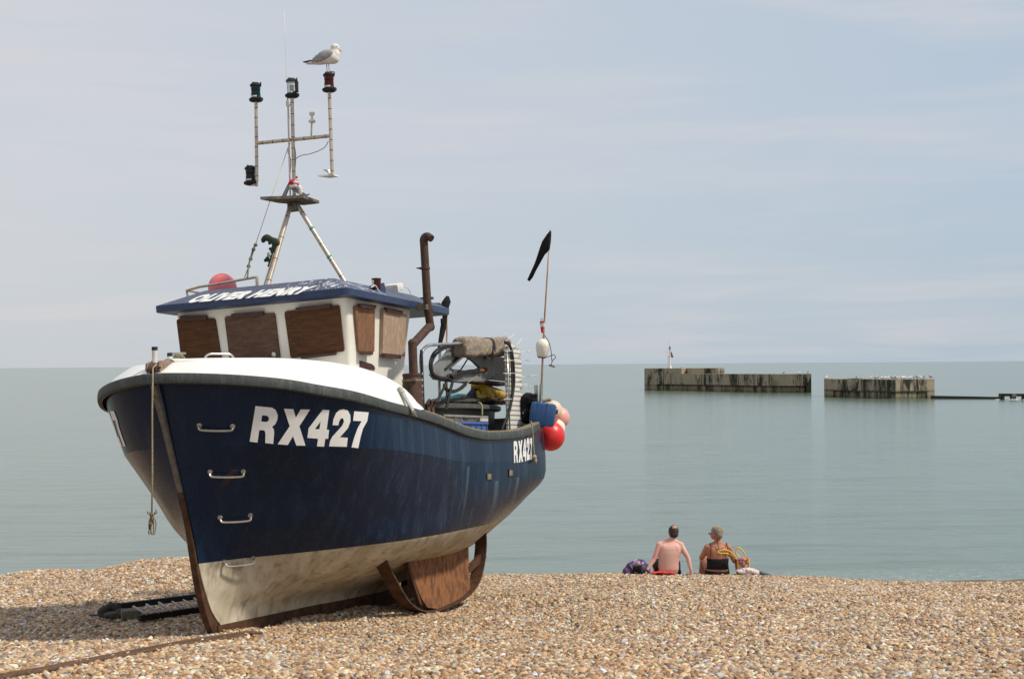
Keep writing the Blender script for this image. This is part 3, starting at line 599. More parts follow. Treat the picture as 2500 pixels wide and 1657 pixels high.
def board(pts, P0, Nn, th_, name, mt, lift=0.004, par=house, r=0.0):
    q = [bplane(a, c_, P0, Nn)+Nn*lift for a, c_ in zz(pts)]
    if r:   # round the corners a little
        n_ = len(q); o_ = []
        for i in range(n_):
            a, b_, c_ = q[i-1], q[i], q[(i+1) % n_]; o_ += [b_+(a-b_).normalized()*r, b_*.5+(b_+(a-b_).normalized()*r)*.25+(b_+(c_-b_).normalized()*r)*.25, b_+(c_-b_).normalized()*r]
        q = o_
    k_ = MB(); k_.prism(q, Nn*th_); return k_.build(name, mt, par)
fb = [([(198, 437), (495, 430), (552, 790), (243, 800)], 'ply'), ([(568, 418), (955, 388), (998, 745), (612, 775)], 'ply2'), ([(1028, 378), (1450, 328), (1490, 685), (1078, 738)], 'ply')]
for pts, mt in fb: board(pts, FP, FN, .018, 'window_board', M[mt], r=.03)
for pts in ([(232, 410), (433, 405), (433, 440), (234, 452)], [(625, 395), (870, 375), (870, 405), (629, 428)], [(1120, 347), (1388, 317), (1388, 345), (1122, 380)], [(1162, 718), (1428, 693), (1428, 712), (1164, 742)], [(715, 757), (925, 738), (925, 760), (717, 782)]):
    board(pts, FP+FN*.02, FN, .035, 'batten', M['cleat'])
board([(1548, 337), (1702, 345), (1697, 690), (1580, 692)], SP, SN, .03, 'window_board', M['ply3'], r=.02)
board([(1760, 365), (1942, 402), (1925, 727), (1752, 710)], SP, SN, .045, 'window_board', M['ply4'])['label'] = 'bleached pale window board'
for pts in ([(1585, 317), (1703, 330), (1703, 357), (1590, 348)], [(1597, 685), (1680, 685), (1677, 712), (1600, 712)], [(1785, 348), (1908, 375), (1908, 402), (1790, 378)], [(1768, 700), (1897, 712), (1893, 742), (1770, 735)]):
    board(pts, SP+SN*.03, SN, .045, 'batten', M['cleat'])
board([(1600, 757), (1690, 782), (1712, 800), (1717, 828), (1600, 818)], SP, SN, .006, 'vent_panel', M['cleat'])
k_ = MB(); c_ = bplane(669, 865, FP+FN*.024, FN); k_.lathe([(.0, 0), (.028, 0), (.028, .008), (0, .01)], c_, FN, 14); k_.build('vent_cap', M['inox'], house, auto=30)
# roof: fascia, sloping front and sides, cambered top, aft overhang
rf = MB(); fu, au, hw_ = -.66, -3.42, 1.29
def rring(z, f_, a_, h_, camb=0.0, r=.06):
    return [Vector((a+camb*(1-(c_/h_)**2)*(1 if a > (f_+a_)/2 else 0), c_, z)) for a, c_ in rrect(f_, a_, h_, r)]
base = rring(3.655, fu-.012, au+.012, hw_-.012); r1 = rring(3.66, fu, au, hw_); r2 = rring(3.735, fu+.005, au, hw_+.004); r3 = rring(3.745, fu-.015, au+.01, hw_-.02)
r4 = rring(3.92, fu-.40, au+.20, hw_-.40); r5 = rring(3.935, fu-.56, au+.32, hw_-.56)
# camber across: top ring points raised in the middle
fas = MB(); fas.loft([base, r1, r2, r3], cap=True); roof = fas.build('roof', M['roofd'], boat, auto=30)
top = MB(); top.loft([r3, r4, r5]); topo = top.build('roof_top', M['roof'], roof, auto=25)
# name on the front slope
def textmesh(body, shear=0.0, bold=0.0, sub=0):
    cu = bpy.data.curves.new('t', 'FONT'); cu.body = body; cu.shear = shear; cu.offset = bold; cu.space_character = 1.13; cu.resolution_u = 4; cu.fill_mode = 'FRONT'
    o = bpy.data.objects.new('t', cu); COL.objects.link(o); dg = bpy.context.evaluated_depsgraph_get(); dg.update()
    me = bpy.data.meshes.new_from_object(o.evaluated_get(dg)); vs_ = [v.co.copy() for v in me.vertices]; fs_ = [tuple(p.vertices) for p in me.polygons]
    bpy.data.objects.remove(o); bpy.data.curves.remove(cu); bpy.data.meshes.remove(me)
    x0 = min(v.x for v in vs_); x1 = max(v.x for v in vs_); y0 = min(v.y for v in vs_); y1 = max(v.y for v in vs_)
    return [((v.x-x0)/(x1-x0), (v.y-y0)/(y1-y0)) for v in vs_], fs_
a_, b_, c_ = Vector((fu-.015, 0, 3.745)), Vector((fu-.015, 1, 3.745)), Vector((fu-.40, 0, 3.92)); RN = (b_-a_).cross(c_-a_).normalized(); RN = RN if RN.z > 0 else -RN
q = [bplane(x_, y_, a_+RN*.003, RN) for x_, y_ in ((450, 740), (738, 717), (778, 696.5), (492, 719))]
uv, fs_ = textmesh("OLIVER HENRY", 0.0, 0.075)
tm = MB(); tm.add([(q[0]*(1-s_)+q[1]*s_)*(1-t_)+(q[3]*(1-s_)+q[2]*s_)*t_ for s_, t_ in uv], fs_); tm.build('name_lettering', M['letter'], roof, fix=False)
# registration letters
G = dict(R=([(140, 298), (380, 322), (430, 355), (460, 430), (455, 490), (425, 560), (380, 598), (405, 640), (408, 690), (395, 845), (280, 832), (283, 700), (275, 660), (255, 648), (195, 645), (168, 825), (55, 812)], [(235, 432), (305, 437), (333, 465), (330, 505), (300, 528), (222, 522)]),
 X=([(550, 337), (685, 345), (720, 465), (790, 348), (925, 350), (772, 590), (860, 870), (728, 868), (680, 732), (605, 860), (458, 850), (632, 590)], None),
 F=([(1108, 352), (1203, 357), (1165, 638), (1200, 643), (1187, 770), (1145, 770), (1128, 884), (1025, 880), (1040, 770), (887, 757), (905, 618)], [(995, 632), (1060, 632), (1078, 520)]),
 T=([(1250, 575), (1262, 490), (1300, 400), (1350, 355), (1410, 345), (1470, 365), (1505, 430), (1508, 520), (1470, 620), (1400, 700), (1355, 750), (1470, 757), (1455, 887), (1200, 880), (1215, 800), (1250, 735), (1320, 660), (1390, 580), (1415, 520), (1400, 475), (1370, 478), (1345, 520), (1333, 578)], None),
 S=([(1562, 375), (1770, 390), (1750, 515), (1690, 620), (1655, 740), (1620, 905), (1522, 895), (1560, 760), (1610, 620), (1668, 518), (1545, 512)], None))
def refine(pts, fs_, mx):
    bm = bmesh.new(); vv = [bm.verts.new((a, c_, 0)) for a, c_ in pts]
    for f in fs_: bm.faces.new([vv[i] for i in f])
    for _ in range(4):
        es = [e for e in bm.edges if e.calc_length() > mx]
        if not es: break
        bmesh.ops.subdivide_edges(bm, edges=es, cuts=1); bmesh.ops.triangulate(bm, faces=bm.faces)
    bm.verts.index_update(); o_ = ([(v.co.x, v.co.y) for v in bm.verts], [tuple(v.index for v in f.verts) for f in bm.faces]); bm.free(); return o_
def letters(mapf, name):
    mb_ = MB()
    for k in 'RXFTS':
        o_, h_ = G[k]; loops = [[Vector((a, c_, 0)) for a, c_ in o_]] + ([[Vector((a, c_, 0)) for a, c_ in h_]] if h_ else [])
        tri = tessellate_polygon(loops); flat = [(p.x, p.y) for l_ in loops for p in l_]; pts, ff = refine(flat, [tuple(t_) for t_ in tri], 90)
        P_ = [mapf(*p) for p in pts]; mb_.add([p if p else Vector((0, 0, 0)) for p in P_], [f for f in ff if all(P_[i] for i in f)])
    return buildsplit(mb_, name, M['letter'], hull, gap=.04, fix=False)
frontpts = lambda a, c_: (600+a/5.915, 940+c_/5.915)
def m1(a, c_):
    h = onhull(*frontpts(a, c_), .005); return h[0] if h else None
letters(m1, 'registration_number')
def starb(a, c_):      # the same numerals on the starboard bow, running aft to forward
    ref = [onhull(*frontpts(x_, y_), 0)[0] for x_, y_ in ((140, 298), (1770, 390))]
    h = onhull(*frontpts(a, c_), 0)[0]; s_ = (a-60)/1700.0; u = ref[1].x*0 + (-.66+1.30*s_); w_ = h.z + .12
    r_ = bvh.ray_cast(Vector((u, -3.5, w_)), Vector((0, 1, 0)))
    if not r_[0]: return None
    n_ = r_[1] if r_[1].y < 0 else -r_[1]; return r_[0]+n_*.006
letters(starb, 'registration_number')
def m3(a, c_):
    s_ = (a-55)/1700; t_ = (c_-330)/530.
    x_ = 1251+s_*46+t_*3.5; y_ = 1080-s_*17+t_*(54-s_*1.5)
    h = onhull(x_, y_, .005); return h[0] if h else None
letters(m3, 'registration_number')
# boarding steps up the bow
for (x0, y0), (x1, y1) in (((487, 1038), (568, 1040)), ((513, 1151), (594, 1150)), ((537, 1262), (611, 1257)), ((547, 1371), (617, 1361))):
    a, na = onhull(x0, y0, 0); c_, nc = onhull(x1, y1, 0); dn = Vector((0, 0, -.035)); k_ = MB(); e_ = (c_-a).normalized()
    k_.tube(catmull([a, a+na*.03+dn*.3, a+na*.047+dn+e_*.04, c_+nc*.047+dn-e_*.04, c_+nc*.03+dn*.3, c_], 6), .011, 8)
    for p, n_ in ((a, na), (c_, nc)): k_.lathe([(0, 0), (.028, 0), (.026, .008), (0, .01)], p, n_, 12)
    k_.build('boarding_step', M['inox'], boat, auto=40)
# scuppers
for x0, x1, y0, y1 in ((1187, 1200, 1154, 1173), (1241, 1252, 1145, 1164)):
    q = [onhull(a, c_, .004) for a, c_ in ((x0, y0), (x1, y0), (x1, y1), (x0, y1))]; n_ = q[0][1]; k_ = MB(); k_.prism([p[0] for p in q], n_*.004); s1 = k_.build('scupper', M['black'], boat)
    q2 = [p[0]+n_*.0045 for p in q]; cc = (q2[0]+q2[2])/2; k_ = MB(); k_.prism([q2[0].lerp(cc, .12), q2[1].lerp(cc, .3), cc.lerp(q2[2], .6), cc.lerp(q2[3], .75)], n_*.004); k_.build('flap', M['rail'], s1)

# roof gear
k_ = MB(); pts = [bp(436, 686, u=-1.5), None]
ra = [(-1.35, -.98, 4.07), (-1.05, -.55, 4.13), (-1.02, -.1, 4.14), (-1.02, .02, 4.145)]
def rail_pt(px, py, u): p = bp(px, py, u=u); return p
A = rail_pt(456, 709, -1.35); Bq = rail_pt(520, 695, -1.2); C_ = rail_pt(627, 676, -1.12)
k_.tube([A, A.lerp(Bq, .5)+Vector((0, 0, .01)), Bq, C_], .016, 8); k_.tube([A, Vector((A.x-.03, A.y, 3.86))], .014, 8); k_.tube([C_, Vector((C_.x-.01, C_.y, 3.88))], .02, 8); k_.tube([A, Vector((-2.1, A.y, A.z-.01)), Vector((-2.15, A.y, 3.86))], .014, 8)
k_.build('roof_rail', M['steel'], roof, auto=40)
k_ = MB(); c_ = bp(919, 693, v=1.13); k_.lathe([(0, -.06), (.05, -.06), (.052, -.05), (.052, .05), (.058, .05), (.055, .065), (0, .07)], c_, (0, 0, 1), 16); sl = k_.build('port_sidelight', M['black'], boat, auto=40)
k_ = MB(); g0 = []
for z in (-.045, .045): g0.append([c_+Vector((.054*math.cos(R(g)), .054*math.sin(R(g)), z)) for g in range(-5, 121, 14)])
k_.loft(g0, cap=False, closed=False); k_.build('lens', M['gred'], sl, smooth=True, fix=False)
k_ = MB(); g0 = [[c_+Vector((.054*math.cos(R(g)), .054*math.sin(R(g)), z)) for g in range(-75, -4, 14)] for z in (-.045, .045)]
k_.loft(g0, cap=False, closed=False); k_.build('lens', M['whitep'], sl, smooth=True, fix=False)
k_ = MB(); sbp = [bplane(x_, y_, c_+Vector((-.05, -.055, 0)), (0, 1, 0)) for x_, y_ in ((906, 716), (945, 722), (938, 690), (906, 697))]; k_.prism(sbp, (0, -.02, 0)); k_.build('sidelight_screen', M['roofd'], roof)
k_ = MB(); c_ = bp(960, 703, v=.55); k_.box(c_, (.18, .22, .10), Matrix.Rotation(R(14), 3, 'Y'), .02); k_.box(c_+Vector((.0, 0, -.07)), (.04, .04, .1)); k_.tube(catmull([c_+Vector((-.1, .08, .03)), c_+Vector((-.2, .12, .0)), c_+Vector((-.28, .14, -.12))], 5), .006, 6); k_.build('floodlight', M['whitep'], boat, auto=40)
k_ = MB(); c_ = bp(905, 702, v=1.2); k_.tube(catmull([c_, c_+Vector((-.08, .02, .03)), c_+Vector((-.17, .03, -.05))], 6), .007, 6); k_.build('cable', M['whitep'], roof, smooth=True)
k_ = MB(); qq = [bp(x_, y_, v=.78) for x_, y_ in ((1050, 748), (1052, 739), (1074, 739), (1086, 752))]; k_.prism(qq, (0, -1.5, 0)); k_.build('roof_coaming', M['roofd'], roof)

# mast: tripod legs, post, crossbar and lamp posts
UM = -1.78
mp = lambda x_, y_, u=UM: bp(x_, y_, u=u)
ms = MB()
def ringed(a, b_, r, n_=6, k_=None):
    k_ = k_ or ms; a = Vector(a); b_ = Vector(b_); k_.tube([a, b_], r, 12)
    for i in range(n_):
        c_ = a.lerp(b_, (i+.6)/n_); d_ = (b_-a).normalized(); k_.cur = 1; k_.tube([c_-d_*.004, c_+d_*.004], r*1.06, 10); k_.cur = 0
apx = mp(717, 498); f1 = mp(651, 706); f1.x += .55; f2 = mp(843, 690); f3 = Vector((UM-.9, f1.y-.1, 3.9))
f1 = bp(651, 706, u=-1.25); ringed(apx+Vector((0, -.04, 0)), Vector((f1.x, f1.y, f1.z)), .028, 4); ringed(apx+Vector((0, .04, 0)), f2, .028, 5)
ms.tube([apx+Vector((0, -.075, -.03)), f1+Vector((.0, -.055, 0))], .010, 8)
tp = mp(713, 240); ringed(mp(719, 492), tp, .022, 9); ms.tube([mp(713, 492)+Vector((.04, 0, 0)), mp(707, 250)+Vector((.04, 0, 0))], .011, 8)
lt, lb = mp(625, 250), mp(627, 440); rtp, rb = mp(804, 226), mp(811, 428); ringed(lt, lb, .021, 8); ringed(rtp, rb, .021, 8)
ringed(mp(627, 350), mp(806, 332), .023, 7)
ms.tube([mp(760, 333), mp(761, 300)], .011, 8)
for y_ in (560, 620): pass
mast = ms.build('mast', [M['steel'], M['exh']], boat, auto=40)
k_ = MB(); lg = (f2-apx)
for f_ in (.32, .68): c_ = (apx+Vector((0, .04, 0))).lerp(f2, f_); d_ = lg.normalized(); k_.tube([c_-d_*.015, c_+d_*.015], .0325, 12)
buildsplit(k_, 'tape_band', mat('green_tape', (0.10, 0.34, 0.24), 0.5), mast, smooth=True)
k_ = MB(); z0 = apx.z+.02
pl = [bp(x_, y_, w=z0+.03) for x_, y_ in ((664, 488), (683, 500), (700, 499), (733, 493), (747, 489), (738, 484), (716, 481))]
k_.prism([(-1.40, -.26, z0), (-1.52, .02, z0), (-1.60, .22, z0), (-2.02, .20, z0), (-2.02, -.02, z0), (-1.72, -.20, z0)], (0, 0, .035)); k_.box(apx+Vector((0, 0, -.04)), (.09, .13, .10)); 
k_.build('mast_platform', M['wood'], mast, auto=30)
k_ = MB(); c_ = apx+Vector((0, 0, .05))
k_.prism([c_+Vector((.05, -.17, 0)), c_+Vector((.05, -.11, 0)), c_+Vector((.03, -.02, .20)), c_+Vector((.03, -.06, .20))], (-.02, 0, 0)); k_.prism([c_+Vector((.06, .0, .12)), c_+Vector((.06, .03, .16)), c_+Vector((.06, .22, .03)), c_+Vector((.06, .20, -.01))], (-.03, 0, 0)); k_.tube(catmull([c_+Vector((.03, .19, -.02)), c_+Vector((.03, .21, .03)), c_+Vector((.03, .24, .04))], 4), .009, 6)
buildsplit(k_, 'gusset', M['grey'], mast)
def navlight(top_, lens, lab, s=1.0, hook=True, off=Vector((0, 0, 0))):
    """top_ is where the lamp's base plate meets its post"""
    c_ = Vector(top_)+off; k_ = MB(); ax = Vector((0, 0, 1))
    k_.lathe([(0, -.002), (.02*s, -.002), (.075*s, .012), (.088*s, .028), (.088*s, .042), (.062*s, .052), (.060*s, .078), (0, .078)], c_, ax, 10)
    k_.box(c_+Vector((.01, .07, .028)), (.05, .05, .035)); n_ = None; lo_mb = k_; k_ = MB(); k_.lathe([(0, .205), (.072*s, .205), (.072*s, .218), (.060*s, .232), (.045*s, .246), (0, .250)], c_, ax, 16)
    k_.lathe([(0, .240), (.010, .240), (.012, .262), (0, .266)], c_+Vector((0, -.035, 0)), ax, 8); k_.box(c_+Vector((0, .075, .225)), (.015, .01, .04))
    if lens == 'gclear': k_.box(c_+Vector((-.01, .064, .14)), (.05, .022, .14))
    n_ = lo_mb.build('navigation_light', M['black'], boat, auto=40); n_['label'] = lab; k_.build('lamp_cap', M['black'], n_, auto=40)
    k_ = MB(); k_.lathe([(0, .078), (.058*s, .078), (.060*s, .10), (.055*s, .138), (.057*s, .142), (.060*s, .18), (.060*s, .205), (0, .205)], c_, ax, 20); k_.build('lens', M[lens], n_, auto=50)
    k_ = MB(); pr = []
    for g in range(-48, 52, 10): pr.append(g)
    k_.loft([[c_+Vector((.065*s*math.cos(R(g)), .0635*s*math.sin(R(g)), z)) for g in pr] for z in (.056, .075)], cap=False, closed=False); k_.build('marking_strip', M['whitep'], n_, smooth=True, fix=False)
    if lens == 'gclear':
        k_ = MB(); k_.tube([c_+Vector((0, 0, .08)), c_+Vector((0, 0, .16))], .018, 8); k_.build('bulb', M['grey'], n_, smooth=True)
    return c_
navlight(lt, 'ggreen', 'green lamp'); navlight(tp, 'gclear', 'clear lamp'); cr = navlight(rtp, 'gred', 'red lamp'); navlight(mp(612, 453), 'gblack', 'black lamp hung below the bar')
k_ = MB(); k_.box(mp(620, 455)+Vector((0, 0, .02)), (.05, .06, .02)); k_.tube([mp(626, 455), mp(627, 440)], .02, 8); k_.build('lamp_bracket', M['steel'], mast)
k_ = MB(); c_ = mp(800, 431); k_.prism([c_+Vector(p) for p in ((.06, -.10, 0), (.0, .09, 0), (-.10, .10, 0), (-.10, -.02, 0))], (0, 0, .018)); k_.prism([c_+Vector(p) for p in ((.02, -.06, .09), (.0, .03, .02), (-.03, .03, .02), (-.0, -.02, .09))], (-.05, .03, 0)); k_.build('lamp_bracket', M['whitep'], mast)
k_ = MB(); c_ = mp(762, 300); k_.lathe([(0, 0), (.03, 0), (.045, .012), (.045, .028), (.03, .036), (.016, .05), (.016, .085), (.034, .10), (.036, .125), (.02, .132), (0, .133)], c_, (0, 0, 1), 16); k_.build('position_receiver', M['whitep'], boat, smooth=True)
k_ = MB(); a = mp(706, 290); k_.tube([a, mp(700, 190), mp(697, 110), mp(694, 30)], [.006, .005, .004, .003], 6); k_.build('whip_aerial', M['whitep'], boat, smooth=True)
k_ = MB(); k_.tube(catmull([mp(802, 345), mp(790, 362), mp(760, 375), mp(735, 380), mp(722, 388)], 5), .005, 6); k_.tube(catmull([mp(708, 350), mp(703, 372), mp(710, 392), mp(708, 430)], 6), .006, 6); k_.tube(catmull([mp(702, 240), mp(699, 255), mp(704, 262), mp(711, 250)], 6), .005, 6); k_.tube(catmull([mp(716, 345), mp(722, 380), mp(719, 430)], 6), .006, 6); buildsplit(k_, 'mast_cable', M['rope'], mast, smooth=True)
# stay line with knots
k_ = MB(); s0 = mp(706, 352); s1 = bp(624, 596, u=-1.45); s2 = C_+Vector((0, -.13, 0)); k_.cur = 1; k_.tube([s0, s0.lerp(s1, .5), s1], .005, 6); k_.cur = 0
k_.tube(catmull([s1, bp(618, 610, u=-1.4), bp(611, 632, u=-1.35), bp(607, 650, u=-1.3), s2], 5), .011, 6); k_.tube(catmull([bp(620, 606, u=-1.4), bp(616, 622, u=-1.4), bp(612, 634, u=-1.35)], 5), .009, 6)
for x_, y_ in ((624, 598), (619, 609), (612, 632), (607, 650)): k_.ell(bp(x_, y_, u=-1.38), (.022, .026, .024), sub=2)
k_.tube([bp(607, 650, u=-1.3), bp(597, 678, u=-1.15)], .006, 6)
stay = k_.build('stay_line', [M['gropes'], mat('pale_cord', (.62, .56, .38), .8)], boat, smooth=True)

# exhaust
ex = MB(); vx = 1.40
P_ = [bp(x_, y_, v=vx) for x_, y_ in ((1010, 925), (1009, 838))]; Q_ = [bp(x_, y_, v=vx) for x_, y_ in ((1051, 798), (1044, 752), (1040, 680), (1035, 592), (1035, 575))]
ub = P_[0].x
pth = [Vector((ub, vx, 2.72)), Vector((ub, vx, P_[1].z)), Vector((ub, vx, P_[1].z))+(Q_[0]-Vector((ub, vx, P_[1].z)))*.02, Q_[0], Q_[0]+(Q_[1]-Q_[0])*.05, Q_[1], Q_[2], Q_[3]]
ex.tube([Vector((ub, vx, 2.7)), Vector((ub, vx, P_[1].z))], .053, 16); ex.tube([Vector((ub, vx, P_[1].z-.02)), Q_[0]+Vector((0, 0, .02))], .053, 16); ex.ell((ub, vx, P_[1].z), (.055, .055, .055)); ex.ell(Q_[0], (.055, .055, .055))
ex.tube([Q_[0], Q_[1], Q_[2], Q_[3]], .050, 16)
e0 = Q_[3]; rg_ = Vector((-.32, .95, 0)); tc2 = Vector((.9, .3, 0)); zz_ = Vector((0, 0, 1)); ex.tube(catmull([e0, e0+zz_*.03, e0+rg_*.018+zz_*.065, e0+rg_*.055+zz_*.070+tc2*.02, e0+rg_*.10+zz_*.035+tc2*.05], 6), [.050, .052, .052, .048, .045], 16, cap=True)
for x_, y_ in ((1047, 728), (1038, 655), (1046, 755)):
    c_ = bp(x_, y_, v=vx); ex.tube([c_-Vector((0, 0, .012)), c_+Vector((0, 0, .012))], .060, 14); 
for x_, y_ in ((1047, 728), (1038, 655)):
    c_ = bp(x_, y_, v=vx); ex.tube([c_+Vector((.02, -.04, 0)), c_+Vector((.03, -.11, .01))], [.02, .004], 6)
exo = ex.build('exhaust_pipe', M['exh'], boat, auto=50)
k_ = MB(); c_ = bp(1030, 750, v=vx-.02); k_.box(c_, (.07, .14, .06)); k_.build('pipe_clamp', M['wood'], exo)
k_ = MB(); k_.lathe([(0, 2.08), (.118, 2.08), (.118, 2.72), (.108, 2.80), (.116, 2.80), (.116, 2.83), (0, 2.83)], (ub, vx-.02, 0), (0, 0, 1), 24); sil = k_.build('silencer', M['exh'], exo, auto=40)
k_ = MB(); k_.tube([(ub, vx-.02, 2.735), (ub, vx-.02, 2.76)], .121, 24); k_.box((ub+.10, vx+.06, 2.75), (.04, .05, .03)); k_.build('strap', M['rail'], sil, auto=40)
k_ = MB(); c_ = bp(1040, 960, v=1.32)
k_.box(bp(1032, 945, v=1.44), (.05, .015, .90)); gq = k_.build('guard_plate', M['black'], exo)
k_ = MB()
for i in range(7): k_.ell(bp(1031.5, 912+i*15, v=1.45), (.008, .006, .016), sub=1)
buildsplit(k_, 'guard_hole', M['whitep'], gq)

# grey arrow-tipped bar over the side, lashed at its top
a = bp(975, 948, v=1.50); b_ = bp(1008, 1003, v=1.66); tip = bp(1018, 1016, v=1.68)
k_ = MB(); k_.tube([a, a.lerp(b_, .4)+Vector((0, 0, .006)), b_], [.034, .030, .026], 10, flat=.8); d_ = (tip-b_); k_.add([b_+Vector((.05, 0, .0)), b_+Vector((-.05, 0, .01)), tip+d_*.25, b_+Vector((0, .025, 0)), b_+Vector((0, -.025, 0))], [(0, 3, 2), (3, 1, 2), (1, 4, 2), (4, 0, 2), (0, 4, 1, 3)])
for f_ in (.05, .16): c_ = a.lerp(b_, f_); k_.ell(c_, (.04, .035, .035), sub=2)
solo(k_, 'metal_bar', mat('galvanised_bar', (.42, .41, .39), .6, .2, col2=(.3, .29, .27), scale=10), 'grey arrow-tipped bar hanging over the gunwale beside the exhaust', 'bar', b_, auto=40)

# stem head gear
br = mat('tan_rusted_plate', (0.34, 0.26, 0.19), 0.7, 0.1, col2=(0.20, 0.125, 0.08), scale=9)
k_ = MB(); c_ = bp(380, 898, u=1.13); k_.lathe([(0, -.055), (.058, -.055), (.064, -.045), (.050, -.03), (.028, -.012), (.026, .01), (.045, .025), (0, .03)], c_, (0, 1, 0), 20); k_.tube([c_+Vector((0, -.09, 0)), c_+Vector((0, .06, 0))], .012, 8); rol = k_.build('bow_roller', M['exh'], boat, auto=50)
for v_, sh in ((.035, 0), (-.11, -17)):
    o_ = [(384, 884), (383, 900), (389, 910), (396, 911.5), (403, 907), (414, 894), (425, 881), (405, 879), (391, 880)]
    ref = [bp(x_, y_, v=.035) for x_, y_ in o_]; k_ = MB(); k_.prism([Vector((p.x, v_, p.z-(0 if sh == 0 else .005))) for p in ref], (0, .022, 0)); k_.build('roller_cheek', br, boat)
for x_, y0, y1, r_, u_ in ((378, 848, 890, .028, 1.02), (415, 863, 884, .026, .72)):
    p0 = bp(x_, y1, u=u_); p1 = bp(x_-.5, y0, u=u_); k_ = MB(); k_.tube([Vector((p0.x, p0.y, 2.9)), p1], r_, 14); q_ = k_.build('mooring_post', M['whitep'], boat, auto=40)
    k_ = MB(); k_.tube([p1-Vector((0, 0, .03)), p1+Vector((0, 0, .006))], r_*1.12, 14); k_.build('post_cap', M['black'], q_, auto=40)
k_ = MB()
for x_ in (427, 440): p0 = bp(x_, 884, u=.45); k_.tube([Vector((p0.x, p0.y, 2.92)), p0+Vector((0, 0, .09))], .018, 8); k_.tube([p0+Vector((.0, -.07, .1)), p0+Vector((0, .07, .09))], .012, 8)
buildsplit(k_, 'bitt', M['inox'], boat, auto=40)
k_ = MB(); c_ = bp(432, 873, u=.5)
pts = [c_+Vector((random.uniform(-.05, .05), random.uniform(-.07, .09), random.uniform(-.05, .04))) for _ in range(12)]; k_.tube(catmull(pts, 5), .010, 6); k_.tube(catmull([c_, c_+Vector((0, .12, -.04)), c_+Vector((.2, .1, -.06)), c_+Vector((.45, 0, -.06))], 5), .008, 6)
solo(k_, 'rope_tangle', M['rope'], 'small tangle of rope round the bitts on the foredeck', 'rope', c_)
k_ = MB(); a, c_ = bp(497, 884, u=.25), bp(575, 884, u=-.05); hgt = Vector((0, 0, .085))
k_.tube(catmull([a-Vector((0, 0, .05)), a+hgt*.35+(c_-a)*.03, a+hgt+(c_-a)*.16, a.lerp(c_, .5)+hgt*1.08, c_+hgt-(c_-a)*.16, c_+hgt*.35-(c_-a)*.03, c_-Vector((0, 0, .05))], 6), .0125, 8); k_.build('deck_hoop', M['inox'], boat, smooth=True)

# rope hanging from the bow roller with a frayed end
tp_ = at(373.5, 897, 14.05); bt = at(370.5, 1257, 14.05); bt.x = bt.x
rp = world('bow_rope', 'thin pale rope hanging straight down from the bow roller with a frayed end', 'rope', tp_)
k_ = MB(); k_.tube([tp_+Vector((.02, .06, .03)), tp_, tp_.lerp(bt, .3)+Vector((-.004, 0, 0)), tp_.lerp(bt, .7)+Vector((.003, 0, 0)), bt], .0085, 8); k_.build('line', M['rope'], rp, smooth=True)
k_ = MB(); k_.ell(bt, (.022, .022, .026), sub=2)
for i in range(16):
    g = random.uniform(0, 6.28); l_ = random.uniform(.08, .20); s_ = random.uniform(.01, .05); u_ = 1 if i > 3 else -.3
    k_.tube(catmull([bt, bt+Vector((s_*math.cos(g), s_*math.sin(g), -l_*.4*u_)), bt+Vector((s_*1.2*math.cos(g)+random.uniform(-.03, .04), s_*math.sin(g), -l_*u_))], 4), [.007, .004], 5)
k_.build('frayed_end', mat('frayed_brown_fibre', (0.22, 0.15, 0.06), 0.95, col2=(.12, .09, .05), scale=60), rp, smooth=True)
# small rope at the stern quarter
a = bp(1300, 1045, v=1.64); b_ = bp(1305, 1115, v=1.64); k_ = MB(); k_.tube(catmull([a+Vector((0, -.02, .1)), a, a.lerp(b_, .5)+Vector((.01, 0, 0)), b_], 5), .010, 6); k_.ell(b_, (.045, .03, .035), sub=2); k_.ell(b_+Vector((-.02, 0, -.05)), (.03, .03, .045), sub=2)
solo(k_, 'knotted_rope', M['rope'], 'short knotted rope dangling over the port quarter behind the small numbers', 'rope', a)

# things on the roof and mast
def buoy(x_, y_, rpx, u, mt, label, grp=None, neck=None, boatf=True):
    c_ = bp(x_, y_, u=u); D = (BM @ c_ - CAMP).length; r_ = rpx/F*D; e = onboat('buoy', label, 'buoy', c_, grp)
    k_ = MB(); k_.ell(c_, (r_, r_, r_*1.04), sub=5); k_.build('float', M[mt], e, smooth=True)
    nd = Vector(neck or (0, 0, 1)).normalized(); k_ = MB(); k_.lathe([(0, r_*.94), (r_*.26, r_*.94), (r_*.20, r_*1.12), (r_*.22, r_*1.25), (0, r_*1.27)], c_, nd, 14); k_.build('neck', M['dark'], e, auto=40); return c_, r_
buoy(543, 703, 34, -1.75, 'pinkr', 'pink round buoy on the wheelhouse roof behind the rail', neck=(-.6, -.6, -.4))
buoy(1344, 1064, 35, -6.30, 'red', 'bright red round buoy under the blue drum at the stern', 'buoys tied at the stern', neck=(.3, -.8, .5))
buoy(1366, 1019, 25, -6.72, 'pink', 'faded pink round buoy at the outer edge of the stern bunch', 'buoys tied at the stern', neck=(.3, -.8, .5))
buoy(1349, 1002, 24, -6.48, 'cream', 'cream round buoy just behind the blue drum', 'buoys tied at the stern', neck=(.3, -.8, .5))
buoy(1356, 1044, 24, -6.62, 'pwhite', 'white round buoy mostly hidden behind the red one', 'buoys tied at the stern', neck=(.3, -.8, .5))
